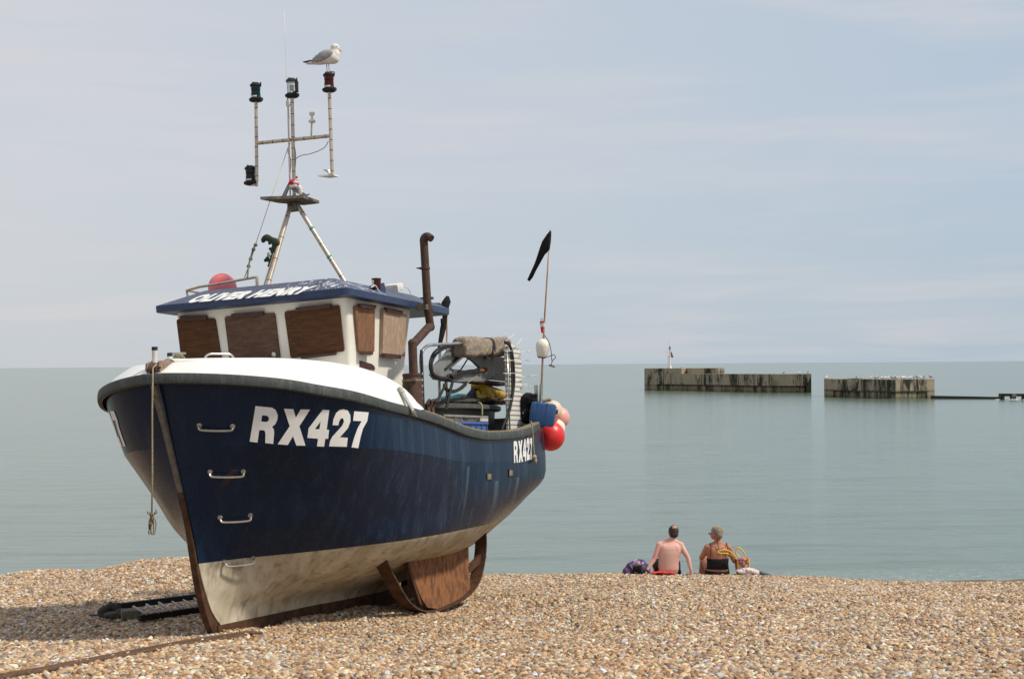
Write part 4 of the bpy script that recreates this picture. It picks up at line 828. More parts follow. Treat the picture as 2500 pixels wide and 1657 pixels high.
# blue drum
c_ = bp(1325, 1011, u=-5.72); e = onboat('plastic_drum', 'worn blue plastic drum hung on its side at the port quarter', 'drum', c_); Rm = Matrix.Rotation(R(-10), 3, 'X') @ Matrix.Rotation(R(20), 3, 'Z')
k_ = MB(); k_.box(c_, (.24, .36, .33), Rm, .05)
for f_ in (-.08, .05): k_.box(c_+Rm @ Vector((0, f_, 0)), (.246, .012, .336), Rm, .004)
k_.build('drum_body', M['drum'], e, auto=40); k_ = MB()
for a, z in ((-.06, .12), (.04, .12), (-.07, -.11), (.05, -.10), (0, .02)): k_.ell(c_+Rm @ Vector((a, .181, z)), (.014, .004, .014), sub=2)
k_.lathe([(0, 0), (.035, 0), (.035, .03), (0, .03)], c_+Rm @ Vector((-.05, .18, .06)), Rm @ Vector((0, 1, 0)), 12); buildsplit(k_, 'drum_fitting', M['roofd'], e)

# gull on the red lamp
def blob(k_, c_, r_, rot=None): k_.ell(c_, r_, rot, 3)
g0 = cr+Vector((0, 0, .250)); GX = BI.to_3x3() @ Vector((1, 0, 0)); GX.normalize(); GZ = BI.to_3x3() @ Vector((0, 0, 1)); GY = GZ.cross(GX)
GM = Matrix((GX, GY, GZ)).transposed(); sc_ = 17.0/F
def gp(zx, zy, y=0.0):   # position measured from the foot point of the gull, photo detail scale -> metres
    return g0 + GM @ Vector(((zx-1865)/7.84*sc_, y, -(zy-635)/7.84*sc_))
gull = onboat('seagull', 'white and grey herring gull standing on the red mast lamp', 'seagull', g0)
k_ = MB(); Ry = lambda d_: GM @ Matrix.Rotation(R(d_), 3, 'Y')
blob(k_, gp(1900, 330), (.115, .085, .082), Ry(28)); blob(k_, gp(1800, 365), (.135, .08, .065), Ry(12)); blob(k_, gp(1985, 285), (.062, .062, .075), Ry(0)); blob(k_, gp(1985, 200), (.050, .048, .060), Ry(0)); blob(k_, gp(1990, 150), (.056, .050, .050), Ry(0)); blob(k_, gp(2035, 170), (.035, .03, .028), Ry(15)); blob(k_, gp(1640, 440), (.14, .05, .028), Ry(2)); blob(k_, gp(1520, 460), (.07, .038, .012), Ry(-3))
gb = remeshed(k_, 'body', mat('white_plumage', (0.74, 0.71, 0.67), 0.8, col2=(.70, .66, .6), scale=30, bump=.3), gull, .009, 5)
mwing = mat('grey_wing', (0.34, 0.33, 0.33), 0.8, col2=(.26, .25, .25), scale=18)
for s_ in (1, -1):
    k_ = MB(); rings = []
    for x_, y_, w_, h_ in ((1960, 270, .016, .02), (1900, 285, .022, .055), (1800, 315, .024, .068), (1700, 360, .022, .062), (1620, 395, .016, .045), (1560, 412, .010, .022)):
        c_ = gp(x_, y_, -s_*(.078 if x_ > 1650 else .05)); rings.append([c_+GM @ Vector((0, w_*math.cos(g)*1.0, h_*math.sin(g)*.9)) for g in np.linspace(0, 2*math.pi, 12, endpoint=False)])
    k_.loft(rings); w1 = k_.build('wing', mwing, gull, smooth=True)
    k_ = MB(); k_.loft([[c_+GM @ Vector((0, .007*math.cos(g), h_*math.sin(g))) for g in np.linspace(0, 2*math.pi, 8, endpoint=False)] for c_, h_ in ((gp(1620, 422, -s_*.045), .012), (gp(1500, 425, -s_*.03), .016), (gp(1420, 430, -s_*.02), .009), (gp(1365, 428, -s_*.015), .003))]); k_.build('wing_tip', M['black'], w1, smooth=True)
k_ = MB(); k_.loft([[c_+GM @ Vector((0, h_*.8*math.cos(g), h_*math.sin(g))) for g in np.linspace(0, 2*math.pi, 8, endpoint=False)] for c_, h_ in ((gp(2050, 175), .014), (gp(2090, 200), .012), (gp(2118, 218), .010), (gp(2132, 238), .003))]); k_.build('beak', mat('yellow_beak', (0.70, 0.40, 0.12), 0.5), gull, smooth=True)
k_ = MB(); 
for s_ in (1, -1): k_.ell(gp(2035, 140, s_*.042), (.006, .004, .006), sub=2)
buildsplit(k_, 'eye', M['black'], gull, smooth=True)
mleg = mat('pink_leg', (0.62, 0.36, 0.30), 0.6)
for x_, x2, y_ in ((1820, 1832, .02), (1868, 1880, -.02)):
    k_ = MB(); f_ = gp(x2, 632, y_); k_.tube([gp(x_, 455, y_), gp(x_+6, 540, y_), f_], [.008, .0045, .005], 8)
    k_.add([f_, f_+GM @ Vector((.055, .022, .002)), f_+GM @ Vector((.062, 0, .002)), f_+GM @ Vector((.055, -.022, .002)), f_+GM @ Vector((0, 0, .012))], [(0, 1, 4), (1, 2, 4), (2, 3, 4), (3, 0, 4), (0, 3, 2, 1)]); k_.build('leg', mleg, gull)

# plush toy hugging the post
tc_ = apx+Vector((.03, 0, .05)); toy = onboat('plush_toy', 'small white plush toy in a red cap tied to the mast above its platform', 'toy', tc_)
k_ = MB(); cxy = lambda x_, y_, u=UM+.05: bp(640+x_/16.9, 430+y_/16.9, u=u)
for x_, y_, r_ in ((1590, 560, .038), (1600, 660, .04), (1540, 470, .035), (1480, 400, .03), (1620, 730, .022)): k_.ell(cxy(x_, y_), (.03, r_*.8, r_), sub=3)
k_.tube(catmull([cxy(1500, 420), cxy(1420, 400, UM+.09), cxy(1320, 420, UM+.10), cxy(1200, 430, UM+.09)], 5), [.018, .022, .024], 8); k_.tube([cxy(1180, 380, UM+.08), cxy(1180, 470, UM+.09)], .022, 8)
remeshed(k_, 'body', M['toyw'], toy, .006, 3)
k_ = MB(); k_.ell(cxy(1240, 260, UM+.08), (.035, .042, .04), sub=3); k_.ell(cxy(1150, 330, UM+.06), (.03, .022, .035), sub=3); k_.ell(cxy(1460, 350, UM+.08), (.025, .02, .024), sub=3); k_.ell(cxy(1425, 80, UM+.05), (.015, .014, .03), sub=3); k_.tube([cxy(1300, 180, UM+.08), cxy(1400, 190, UM+.07), cxy(1430, 100, UM+.05)], [.02, .016, .012], 8); remeshed(k_, 'cap', M['toyr'], toy, .006, 3)
k_ = MB(); k_.ell(cxy(1370, 260, UM+.10), (.02, .028, .026), sub=3); k_.ell(cxy(1430, 150, UM+.07), (.02, .022, .014), sub=3); buildsplit(k_, 'pompom', M['toyw'], toy, smooth=True)
# limp dark green rag on the forward leg
rz = lambda x_, y_, u=-1.5: bp(550+x_/6.03, 460+y_/6.03, u=u); rc = rz(740, 880); rag = onboat('green_rag', 'crumpled dark green rag figure tied to the forward mast leg', 'rag', rc)
k_ = MB(); k_.tube(catmull([rz(565, 800), rz(560, 755), rz(610, 725), rz(680, 760), rz(740, 800), rz(750, 850)], 5), [.02, .035, .045, .04, .06, .05], 10, flat=.6)
for x_, y_, r_ in ((720, 890, .055), (700, 920, .045), (740, 950, .05), (620, 1040, .035), (590, 1060, .022), (670, 1085, .045), (660, 1120, .03), (635, 1140, .014), (660, 890, .02), (700, 1020, .05), (690, 750, .03), (650, 810, .018)): k_.ell(rz(x_, y_), (.03, r_*.75, r_), sub=2)
rg = remeshed(k_, 'rag_cloth', M['greenrag'], rag, .008, 2)
k_ = MB(); k_.ell(rz(640, 975, -1.44), (.012, .024, .034), sub=3); k_.build('pale_patch', M['mint'], rag, smooth=True)

# stern working gear: hauler frame, padded roller, cable post
vf = 1.12
fr_ = MB(); fp = lambda x_, y_, v=vf: bp(x_, y_, v=v)
bs = fp(1029, 905); fr_.tube([Vector((bs.x, vf, 2.0)), Vector((bs.x, vf, bs.z))]+catmull([fp(1027, 885), fp(1029, 862), fp(1042, 845), fp(1065, 841), fp(1120, 838)], 5), .021, 10)
fr_.tube(catmull([fp(1120, 838), fp(1200, 836), fp(1228, 840), fp(1234, 860), fp(1236, 900)], 5)+[fp(1240, 1060)], .021, 10)
fr_.tube([fp(1072, 930, .4), Vector((fp(1072, 930, .4).x, .4, 1.5))], .022, 8); fr_.tube([fp(1072, 945, .4), fp(1074, 850, .4)], .022, 8); fr_.tube([fp(1092, 990, .2), fp(1090, 870, .2)], .015, 8)
fr_.build('hauler_frame', M['inox'], boat, auto=50)
# perforated panel facing out to port
k_ = MB(); pa = [(1236, 846), (1244, 838), (1262, 846), (1271, 860), (1274, 900), (1277, 1046), (1241, 1060)]
k_.prism([bp(x_, y_, v=1.30) for x_, y_ in pa], (0, -.03, 0))
mp_ = bpy.data.materials.new('perforated_steel'); mp_.use_nodes = True; t = mp_.node_tree; b = t.nodes['Principled BSDF']; tcn = t.nodes.new('ShaderNodeTexCoord')
w1 = t.nodes.new('ShaderNodeTexWave'); w1.bands_direction = 'Z'; w1.inputs['Scale'].default_value = 4.6; t.links.new(tcn.outputs['Object'], w1.inputs['Vector'])
w2 = t.nodes.new('ShaderNodeTexWave'); w2.bands_direction = 'X'; w2.inputs['Scale'].default_value = 13; t.links.new(tcn.outputs['Object'], w2.inputs['Vector'])
kk = nmath('MULTIPLY', nramp(w1.outputs['Fac'], [(0.10, 0.25), (0.42, 1.0)], t), nramp(w2.outputs['Fac'], [(0.2, 0.65), (0.5, 1.0)], t), tree=t)
t.links.new(nmix(kk, (0.26, 0.23, 0.19), (0.82, 0.80, 0.75), t), b.inputs['Base Color']); b.inputs['Roughness'].default_value = .5
bn = t.nodes.new('ShaderNodeBump'); bn.inputs['Distance'].default_value = .01; t.links.new(kk, bn.inputs['Height']); t.links.new(bn.outputs[0], b.inputs['Normal'])
pan = k_.build('hauler_panel', mp_, boat)
k_ = MB(); k_.tube([bp(1238, 850, v=1.31), bp(1245, 1058, v=1.31)], .012, 8); k_.build('panel_edge', M['inox'], pan, smooth=True)
k_ = MB()
for (x0, y0, x1, y1) in ((1233, 813, 1236, 832), (1257, 815, 1234, 833), (1275, 825, 1259, 845), (1300, 855, 1272, 861), (1310, 879, 1230, 880), (1310, 915, 1274, 921), (1300, 944, 1276, 941), (1290, 938, 1276, 938), (1256, 911, 1229, 911), (1250, 974, 1230, 975), (1311, 1036, 1278, 1036), (1250, 856, 1233, 857), (1289, 1009, 1276, 1008)):
    k_.tube([bp(x0, y0, v=1.345), bp(x1, y1, v=1.345)], .006, 6)
buildsplit(k_, 'cable_tie', M['whitep'], pan, gap=0, smooth=True)
# padded roll
k_ = MB(); c0, c1 = fp(1121, 846, 1.08), fp(1232, 846, 1.08); rings = []
for i, f_ in enumerate(np.linspace(0, 1, 15)):
    c_ = c0.lerp(c1, f_)+Vector((0, 0, -.005)); s_ = 1-.10*(f_ in (0, 1))-.09*math.exp(-((f_-.57)/.035)**2)
    rings.append([c_+Vector((0, .12*s_*abs(math.cos(g))**.45*(1 if math.cos(g) > 0 else -1), .132*s_*abs(math.sin(g))**.45*(1 if math.sin(g) > 0 else -1)*(1+.04*math.sin(f_*9)))) for g in np.linspace(0, 2*math.pi, 20, endpoint=False)])
k_.loft(rings); pad = k_.build('roller_padding', M['pad'], boat, smooth=True); md = pad.modifiers.new('s', 'SUBSURF'); md.levels = md.render_levels = 2; md.subdivision_type = 'SIMPLE'; tx = bpy.data.textures.new('pd', 'CLOUDS'); tx.noise_scale = .09; md = pad.modifiers.new('d', 'DISPLACE'); md.texture = tx; md.strength = .045
k_ = MB(); c_ = c0.lerp(c1, .57)+Vector((0, 0, -.005)); k_.loft([[c_+Vector((dx, .122*abs(math.cos(g))**.6*(1 if math.cos(g) > 0 else -1), .130*abs(math.sin(g))**.6*(1 if math.sin(g) > 0 else -1))) for g in np.linspace(0, 2*math.pi, 20, endpoint=False)] for dx in (-.06, .06)]); k_.build('strap', M['black'], pad, auto=50)
# hauler plates
hz_ = lambda x_, y_, v=.9: bp(980+x_/5.228, 800+y_/5.228, v=v)
for v_, mt in ((.92, 'grey'), (.62, 'grey')):
    o_ = [(350, 600), (380, 500), (500, 380), (630, 230), (760, 240), (980, 360), (1150, 500), (1158, 590), (1060, 680), (640, 692), (400, 662)]; h_ = [(560, 530), (770, 350), (890, 430), (970, 510), (880, 545), (620, 565)]
    sh = 0 if v_ > .8 else 40
    k_ = MB(); k_.prism([hz_(x_+sh, y_-sh*.3, v_) for x_, y_ in o_], (0, .045, 0), [hz_(x_+sh, y_-sh*.3, v_) for x_, y_ in h_]); hp_ = k_.build('net_hauler', M[mt], boat)
k_ = MB(); k_.lathe([(0, 0), (.035, 0), (.035, .05), (.02, .07), (0, .07)], hz_(1040, 540, .97), (0, 1, 0), 14); k_.tube([hz_(1040, 545, 1.0), hz_(985, 545, 1.0)], .025, 10); k_.build('motor', M['rustp'], hp_, auto=40)
k_ = MB(); k_.box((hz_(1220, 520, .75)), (1.0, .10, .34)); k_.build('motor_housing', M['black'], hp_)
k_ = MB(); k_.box(hz_(960, 690, .85), (2.0, .22, .045)); k_.build('crossbeam', M['rust'], hp_)
k_ = MB(); k_.box(hz_(735, 590, .971), (.36, .004, .12)); k_.build('maker_plate', M['ladderrung'], hp_)
# black hydraulic hoses
k_ = MB(); hh_ = lambda pts, v=1.0, r=.017: k_.tube(catmull([hz_(x_, y_, v) for x_, y_ in pts], 6), r, 8)
hh_([(720, 235), (560, 235), (430, 300), (370, 420), (370, 540), (430, 620), (560, 650), (700, 600), (850, 550), (1000, 545)]); hh_([(720, 250), (600, 245), (460, 320), (395, 430), (390, 540), (440, 610), (560, 640), (700, 630), (850, 575), (980, 560)])
hh_([(620, 600), (660, 640), (640, 740), (600, 900), (570, 1060)], 1.02, .020); hh_([(575, 680), (530, 790), (480, 890), (440, 960)], .98, .018); hh_([(540, 740), (580, 800), (660, 820), (760, 780), (830, 715)], .98); hh_([(540, 720), (590, 780), (660, 800), (740, 770), (820, 700)], .98, .013)
hh_([(760, 350), (640, 460), (560, 530)], .98, .014); hh_([(850, 390), (760, 530), (720, 560)], .98, .010)
hh_([(640, 600), (600, 610), (590, 650), (640, 680)], 1.0, .02)
buildsplit(k_, 'hydraulic_hose', M['black'], boat, smooth=True)
k_ = MB(); kk_ = lambda pts, r=.017: k_.tube(catmull([bp(x_, y_, v=1.335) for x_, y_ in pts], 6), r, 8)
kk_([(1233, 834), (1243, 838), (1247, 855), (1249, 890), (1250, 930), (1250, 965), (1245, 1000), (1232, 1030), (1225, 1050)]); kk_([(1233, 836), (1245, 845), (1252, 870), (1255, 910), (1255, 940), (1250, 975), (1243, 1005), (1236, 1028)], .018)
k_.build('hydraulic_hose', M['black'], boat, smooth=True)
k_ = MB(); k_.tube(catmull([hz_(1160, 390, 1.02), hz_(1130, 440, 1.02), hz_(1110, 500, 1.02), hz_(1075, 590, 1.02)], 5), .010, 6); k_.tube(catmull([hz_(970, 610, 1.02), hz_(900, 660, 1.02), hz_(850, 700, 1.02), hz_(830, 740, 1.02)], 5), .006, 6); k_.ell(hz_(1155, 390, 1.02), (.035, .03, .035), sub=2)
buildsplit(k_, 'lashing', M['rope'], hp_, smooth=True)

# second dan pole behind the wheelhouse, furled black flag
p0, p1 = bp(1090, 1010, v=.35), bp(1092, 722, v=.35); e = onboat('marker_pole', 'bamboo marker pole with furled black flag behind the wheelhouse roof', 'marker pole', p0)
k_ = MB(); k_.tube([p0, p0.lerp(p1, .5)+Vector((.01, 0, 0)), p1], .014, 8); k_.build('cane', M['bamboo'], e, smooth=True)
k_ = MB(); g_ = lambda x_, y_: bp(x_, y_, v=.38); k_.tube(catmull([g_(1092, 724), g_(1089, 738), g_(1086, 755), g_(1086, 775), g_(1082, 800), g_(1075, 835), g_(1071, 850)], 5), [.03, .075, .06, .04, .05, .035, .02], 8, flat=.5); k_.tube(catmull([g_(1080, 778), g_(1079, 790), g_(1081, 796)], 4), [.03, .02, .008], 6, flat=.5); k_.build('flag', M['blackcloth'], e, smooth=True)

# dan buoy in its tube holder at the stern
ud = -5.95
p0 = bp(1319, 985, u=ud); hdr = MB(); hdr.tube([Vector((ud, p0.y, p0.z-.1)), bp(1322, 938, u=ud)], .026, 12); hdr.box((ud, p0.y-.055, p0.z+.12), (.03, .05, .30)); hdr.build('pole_holder', M['inox'], boat, auto=40)
dan = onboat('dan_buoy', 'bamboo dan buoy with white float and black flag standing in the stern tube', 'dan buoy', p0)
dp = lambda x_, y_: bp(x_, y_, u=ud)
k_ = MB(); k_.tube([p0, dp(1322, 940), dp(1328, 800), dp(1335, 690), dp(1343, 560)], [.016, .016, .014, .012, .010], 8); k_.build('cane', M['bamboo'], dan, smooth=True)
k_ = MB(); a = dp(1323, 872); ax = (dp(1328, 800)-a).normalized(); rr = 17.2/F*(BM @ a-CAMP).length
k_.lathe([(0, 0), (rr*.62, 0), (rr*.70, .015), (rr*.85, .08), (rr, .15), (rr*.97, .19), (rr*.75, .235), (rr*.4, .262), (0, .27)], a, ax, 24); k_.build('float', M['pwhite'], dan, smooth=True)
k_ = MB(); k_.lathe([(0, -.012), (rr*.5, -.012), (rr*.66, .004), (0, .004)], a, ax, 20); k_.build('float_base', M['wood'], dan, auto=40)
k_ = MB(); k_.tube([dp(1325, 812), dp(1323.5, 798)], [.022, .026], 10); k_.tube([dp(1322.5, 790), dp(1322.5, 784)], .026, 10); buildsplit(k_, 'marker_light', M['toyr'], dan, auto=40)
k_ = MB(); k_.tube([dp(1323.5, 798), dp(1322.5, 790)], .027, 10); k_.tube([dp(1327, 798), dp(1327, 788)], .024, 10); k_.tube([dp(1322.5, 784), dp(1322, 777)], [.022, .012], 10); buildsplit(k_, 'light_cap', M['whitep'], dan, auto=40)
k_ = MB(); fl = [(1345, 562), (1342, 568), (1336, 572), (1326, 585), (1322, 600), (1315, 615), (1310, 632), (1300, 655), (1296, 660), (1299, 662), (1288, 682), (1292, 687), (1300, 680), (1312, 655), (1322, 632), (1334, 617), (1340, 612), (1344, 590), (1346, 575)]
rg_ = []
for (x0, y0), (x1, y1), th_ in (((1343, 563), (1346, 564), .01), ((1335, 573), (1346, 575), .03), ((1324, 590), (1345, 590), .05), ((1318, 606), (1342, 610), .05), ((1312, 625), (1330, 622), .04), ((1305, 645), (1319, 642), .035), ((1298, 660), (1309, 660), .03), ((1291, 675), (1301, 677), .025), ((1287, 683), (1293, 687), .012)):
    a, c_ = dp(x0, y0), dp(x1, y1); mid = (a+c_)/2; h_ = (c_-a)/2; rg_.append([mid+h_*math.cos(g)+Vector((th_*math.sin(g)*(1+.3*math.sin(3*g)), 0, 0)) for g in np.linspace(0, 2*math.pi, 14, endpoint=False)])
k_.loft(rg_); k_.build('flag', M['blackcloth'], dan, smooth=True)
k_ = MB(); k_.tube(catmull([dp(1327, 815), dp(1340, 835), dp(1346, 860), dp(1347, 880)], 5), .006, 6); k_.tube(catmull([dp(1335, 872), dp(1352, 866), dp(1356, 873), dp(1349, 880), dp(1346, 890)], 5), .006, 6); k_.tube([dp(1341, 891), dp(1354, 895)], .013, 8); buildsplit(k_, 'toggle_line', M['gropes'], dan, smooth=True)

# tub, nets, oilskins, crates in the waist
tv = .55; rimL, rimR = bp(1062, 990, v=tv+.3), bp(1232, 990, v=tv+.3); uc = (rimL.x+rimR.x)/2; hl_ = abs(rimL.x-rimR.x)/2; zr = (rimL.z+rimR.z)/2
tub = onboat('net_bin', 'dark oval net bin with a thick rim in the open waist of the boat', 'bin', (uc, tv, 1.5))
def oval(z, a, b2, n=28): return [Vector((uc+a*abs(math.cos(g))**.7*(1 if math.cos(g) > 0 else -1), tv+b2*math.sin(g), z)) for g in np.linspace(0, 2*math.pi, n, endpoint=False)]
k_ = MB(); k_.loft([oval(1.5, hl_*.84, .34), oval(zr-.06, hl_*.92, .40)]); k_.build('bin_body', M['dark'], tub, auto=50)
k_ = MB(); k_.loft([oval(zr-.065, hl_*1.0, .46), oval(zr-.05, hl_*1.02, .48), oval(zr+.0, hl_*1.02, .48), oval(zr+.012, hl_, .45)]); k_.build('rim', mat('dark_grey_rim', (.05, .055, .052), .6, col2=(.09, .09, .08), scale=8), tub, auto=50)
def heap(name, mt, label, cat, pts, vox=.02, sm=2):
    k2 = MB()
    for c_, r_ in pts: k2.ell(c_, r_, sub=3)
    off = Vector(pts[0][0]); k2.v = [p-off for p in k2.v]; o = remeshed(k2, name, mt, None, vox, sm); o.matrix_world = BM @ Matrix.Translation(off); tag(o, label, cat)
    tx = bpy.data.textures.new('c', 'CLOUDS'); tx.noise_scale = .05; md = o.modifiers.new('d', 'DISPLACE'); md.texture = tx; md.strength = .035; md.mid_level = .5; return o
nz = lambda x_, y_, v=.6: bp(980+x_/5.228, 800+y_/5.228, v=v)
heap('net_heap', M['net'], 'brown fishing net heaped along the top of the dark bin', 'net', [(nz(x_, y_), (.20, .3, r_)) for x_, y_, r_ in ((800, 945, .06), (700, 950, .05), (900, 930, .07), (1000, 935, .07), (1100, 945, .05), (620, 955, .03), (1230, 950, .04))], .018)
heap('blue_netting', M['cyan'], 'pale turquoise netting lying behind the brown net', 'net', [(nz(x_, y_, .1), (.25, .2, r_)) for x_, y_, r_ in ((700, 905, .08), (600, 915, .05), (820, 905, .07), (880, 920, .05))], .018)
ylw = onboat('oilskin', 'yellow oilskin trousers slung over the net bin', 'oilskins', nz(1000, 900))
k_ = MB(); k_.tube(catmull([nz(945, 715, .72), nz(985, 790, .72), nz(1010, 850, .72), nz(1030, 905, .72)], 5), [.08, .13, .17, .20], 14, flat=.55); k_.tube(catmull([nz(960, 730, .74), nz(1060, 790, .74), nz(1150, 840, .74), nz(1290, 870, .74)], 5), [.09, .14, .17, .13], 14, flat=.55); k_.tube(catmull([nz(1160, 850, .70), nz(1200, 895, .70), nz(1250, 900, .70)], 5), [.13, .16, .12], 12, flat=.6)
for x_ in (1000, 1050, 1100, 1150): k_.tube([nz(x_-30, 800, .80), nz(x_, 900, .82)], [.02, .045], 8)
yo = remeshed(k_, 'trousers', M['yellow'], ylw, .014, 3); tx = bpy.data.textures.new('c2', 'CLOUDS'); tx.noise_scale = .08; md = yo.modifiers.new('d', 'DISPLACE'); md.texture = tx; md.strength = .018
k_ = MB(); k_.tube(catmull([nz(935, 780, .70), nz(915, 850, .70), nz(910, 905, .70)], 5), [.05, .10, .12], 10, flat=.5); k_.build('dark_lining', M['clothd'], ylw, smooth=True)
# crates
def crate(p_u0, p_u1, v_, z0, z1, mt, label, mt2=None, hole=True):
    cu = (p_u0+p_u1)/2; L_ = abs(p_u1-p_u0); e = onboat('fish_crate', label, 'crate', (cu, v_, z0), 'stacked fish crates'); k_ = MB(); t_ = .015; wd = .42; h_ = z1-z0
    k_.box((cu, v_, z0+.012), (L_, wd, .022))
    for s_ in (1, -1): k_.box((cu, v_+s_*(wd/2-.01), z0+h_/2), (L_, .02, h_)); k_.box((cu+s_*(L_/2-.01), v_, z0+h_/2), (.02, wd-.045, h_))
    for s_ in (1, -1): k_.box((cu, v_+s_*(wd/2+.006), z1-.015), (L_+.02, .03, .03), None, .004)
    n_ = int(L_/.16)
    for i in range(n_+1): k_.box((cu-L_/2+.02+i*(L_-.04)/n_, v_+wd/2+.005, z0+h_/2), (.018, .014, h_-.04))
    k_.build('crate_body', M[mt], e, auto=40); k_ = MB(); k_.box((cu, v_+wd/2+.009, z0+h_*.62), (.16, .006, .05)); k_.box((cu-L_*.3, v_+wd/2+.009, z0+h_*.4), (.12, .006, .09)); buildsplit(k_, 'hand_hole', M['dark'], e, gap=0)
    if mt2: k_ = MB(); k_.box((min(p_u0, p_u1)+.13, v_+wd/2+.012, z0+h_/2), (.27, .012, h_-.01)); k_.build('pale_panel', M[mt2], e)
vc = 1.08; a0, a1 = bp(1092, 1030, v=vc+.2).x, bp(1187, 1030, v=vc+.2).x; z_t = bp(1150, 1014, v=vc+.2).z; z_m = bp(1187, 1030, v=vc+.2).z; z_b = z_m-.30
crate(a0, a1, vc, z_b, z_m-.004, 'bluebin', 'blue plastic fish crate under the grey one behind the gunwale'); crate(a0+.15, a1, vc, z_m, z_t, 'greybin', 'grey fish crate with a pale end on top of the blue crate', 'palebin')
k_ = MB(); k_.tube(catmull([nz(985, 955, 1.15), nz(1010, 965, 1.2), nz(1028, 1010, 1.22), nz(1030, 1120, 1.22)], 5), .013, 8); solo(k_, 'looped_rope', mat('yellow_green_rope', (.42, .38, .18), .95, col2=(.2, .25, .12), scale=60), 'short yellowish rope looped over the rim of the dark bin', 'rope', nz(1010, 965, 1.2))
for i, (x_, lab) in enumerate(((1046, 'rusty shackle ring nearest the exhaust beside the dark bin'), (1056, 'rusty shackle ring nearest the dark bin'))):
    c_ = bp(x_, 988, v=1.25); k_ = MB(); k_.tube([c_+Vector((.05*math.cos(g), .02*math.sin(g), .06*math.sin(g))) for g in np.linspace(0, 2*math.pi, 18)], .018, 8, cap=False); k_.tube([c_-Vector((0, 0, .05)), c_-Vector((0, 0, .25))], .025, 8); solo(k_, 'shackle', M['exh'], lab, 'shackle', c_-Vector((0, 0, .25)))
heap('black_bag', M['blackcloth'], 'black bag with an open flap on the aft deck behind the steel panel', 'bag', [(bp(1290, 975, u=-5.8), (.12, .12, .10)), (bp(1283, 990, u=-5.8), (.1, .08, .16)), (bp(1298, 965, u=-5.8), (.10, .10, .02)), (bp(1285, 1012, u=-5.8), (.12, .07, .14))], .015)
heap('rope_coil', M['rope'], 'pale rope coil against the port quarter rail below the black bag', 'rope', [(bp(1293, 992, u=-5.85), (.06, .06, .04)), (bp(1287, 1006, u=-5.85), (.03, .04, .05)), (bp(1300, 985, u=-5.9), (.05, .05, .03))], .01, 1)
# stern rail with net by the holder
k_ = MB(); k_.tube(catmull([bp(1300, 990, u=-5.95), bp(1312, 985, u=-5.97), bp(1330, 978, u=-6.0), bp(1345, 975, u=-6.05)], 4), .025, 8); k_.build('stern_rail', M['rail'], boat, smooth=True)

# ------------------------------------------------------------------ on the beach
# hauling wire
wire = [(640, 1545), (596, 1544), (545, 1552), (488, 1560), (431, 1569), (378, 1579), (300, 1594), (228, 1608), (160, 1621), (101, 1633), (50, 1641), (0, 1650), (-60, 1663)]
k_ = MB(); pts = [on_ground(x_, y_, .03)+Vector((0, 0, .0)) for x_, y_ in wire]; k_.tube(catmull(pts, 4), .021, 8)
w2 = [(600, 1550), (545, 1559), (450, 1572), (380, 1584), (320, 1598), (290, 1602), (228, 1612), (160, 1626), (101, 1637), (50, 1646), (0, 1655), (-60, 1668)]; k_.tube(catmull([on_ground(x_, y_, .028) for x_, y_ in w2], 4), .021, 8)
for i in range(0, 1): pass
solo(k_, 'hauling_wire', mat('rusty_wire', (0.15, 0.08, 0.042), 0.85, col2=(.075, .04, .024), scale=40, bump=.8, bscale=90), 'rusty double hauling wire running over the shingle from the foot of the stem', 'wire', pts[2], boatframe=False)
# ladder
lz = lambda x_, y_, h=0.0: on_ground(x_/3.943, 1300+y_/3.943, h)
lad = world('ladder', 'dark ladder with pale rungs lying on the shingle behind the stem', 'ladder', lz(1340, 820))
A0_, A1_ = lz(1150, 705, .12), lz(1940, 606, .12); B0_, B1_ = lz(1340, 820, .07), lz(1975, 728, .07); dA = (A1_-A0_)*1.5; dB = (B1_-B0_)*1.9
for a, d_ in ((A0_, dA), (B0_, dB)):
    k_ = MB(); n_ = Vector((0, 0, 1)); t_ = d_.normalized(); s_ = t_.cross(n_).normalized()*.03; k_.prism([a+s_+n_*.036, a-s_+n_*.036, a-s_-n_*.036, a+s_-n_*.036], d_); k_.build('side_rail', M['black'], lad)
for (x0, y0, x1, y1) in ((1285, 710, 1410, 780), (1410, 690, 1530, 765), (1530, 672, 1650, 747), (1645, 655, 1760, 727), (1752, 640, 1880, 712), (1860, 625, 1970, 697), (1965, 612, 2085, 682)):
    k_ = MB(); k_.tube([lz(x0, y0, .12), lz(x1, y1, .12)], .016, 8); k_.build('rung', M['ladderrung'], lad, smooth=True)
k_ = MB()
for x_, y_, rx, rz_ in ((1000, 760, .07, .07), (1060, 740, .08, .10), (1130, 740, .11, .09), (1090, 800, .12, .05), (1190, 770, .10, .06)): p = lz(x_, y_, .05); k_.ell(p, (rx, .1, rz_), sub=3)
p = lz(1090, 780, 0.02); k_.v = [q_-p for q_ in k_.v]; o = remeshed(k_, 'tar_sack', mat('dark_tarred_sack', (.03, .024, .018), .8, col2=(.06, .045, .03), scale=9, bump=.6), None, .02, 2); o.location = p; tag(o, 'lumpy dark sack at the near end of the ladder', 'sack')
tx = bpy.data.textures.new('c3', 'CLOUDS'); tx.noise_scale = .07; md = o.modifiers.new('d', 'DISPLACE'); md.texture = tx; md.strength = .07
k_ = MB(); k_.box(lz(1262, 790, .06), (.24, .2, .14), Matrix.Rotation(.3, 3, 'Z'), .02); solo(k_, 'timber_block', M['wood'], 'grey brown timber block between the ladder rails', 'block', lz(1262, 790), boatframe=False, smooth=False)
k_ = MB(); k_.tube([lz(790, 793, .02), lz(950, 800, .03), lz(1080, 812, .02)], [.012, .025, .03], 8)
solo(k_, 'dark_stick', M['black'], 'thin dark stick lying on the shingle left of the tarred sack', 'stick', lz(950, 800), boatframe=False)
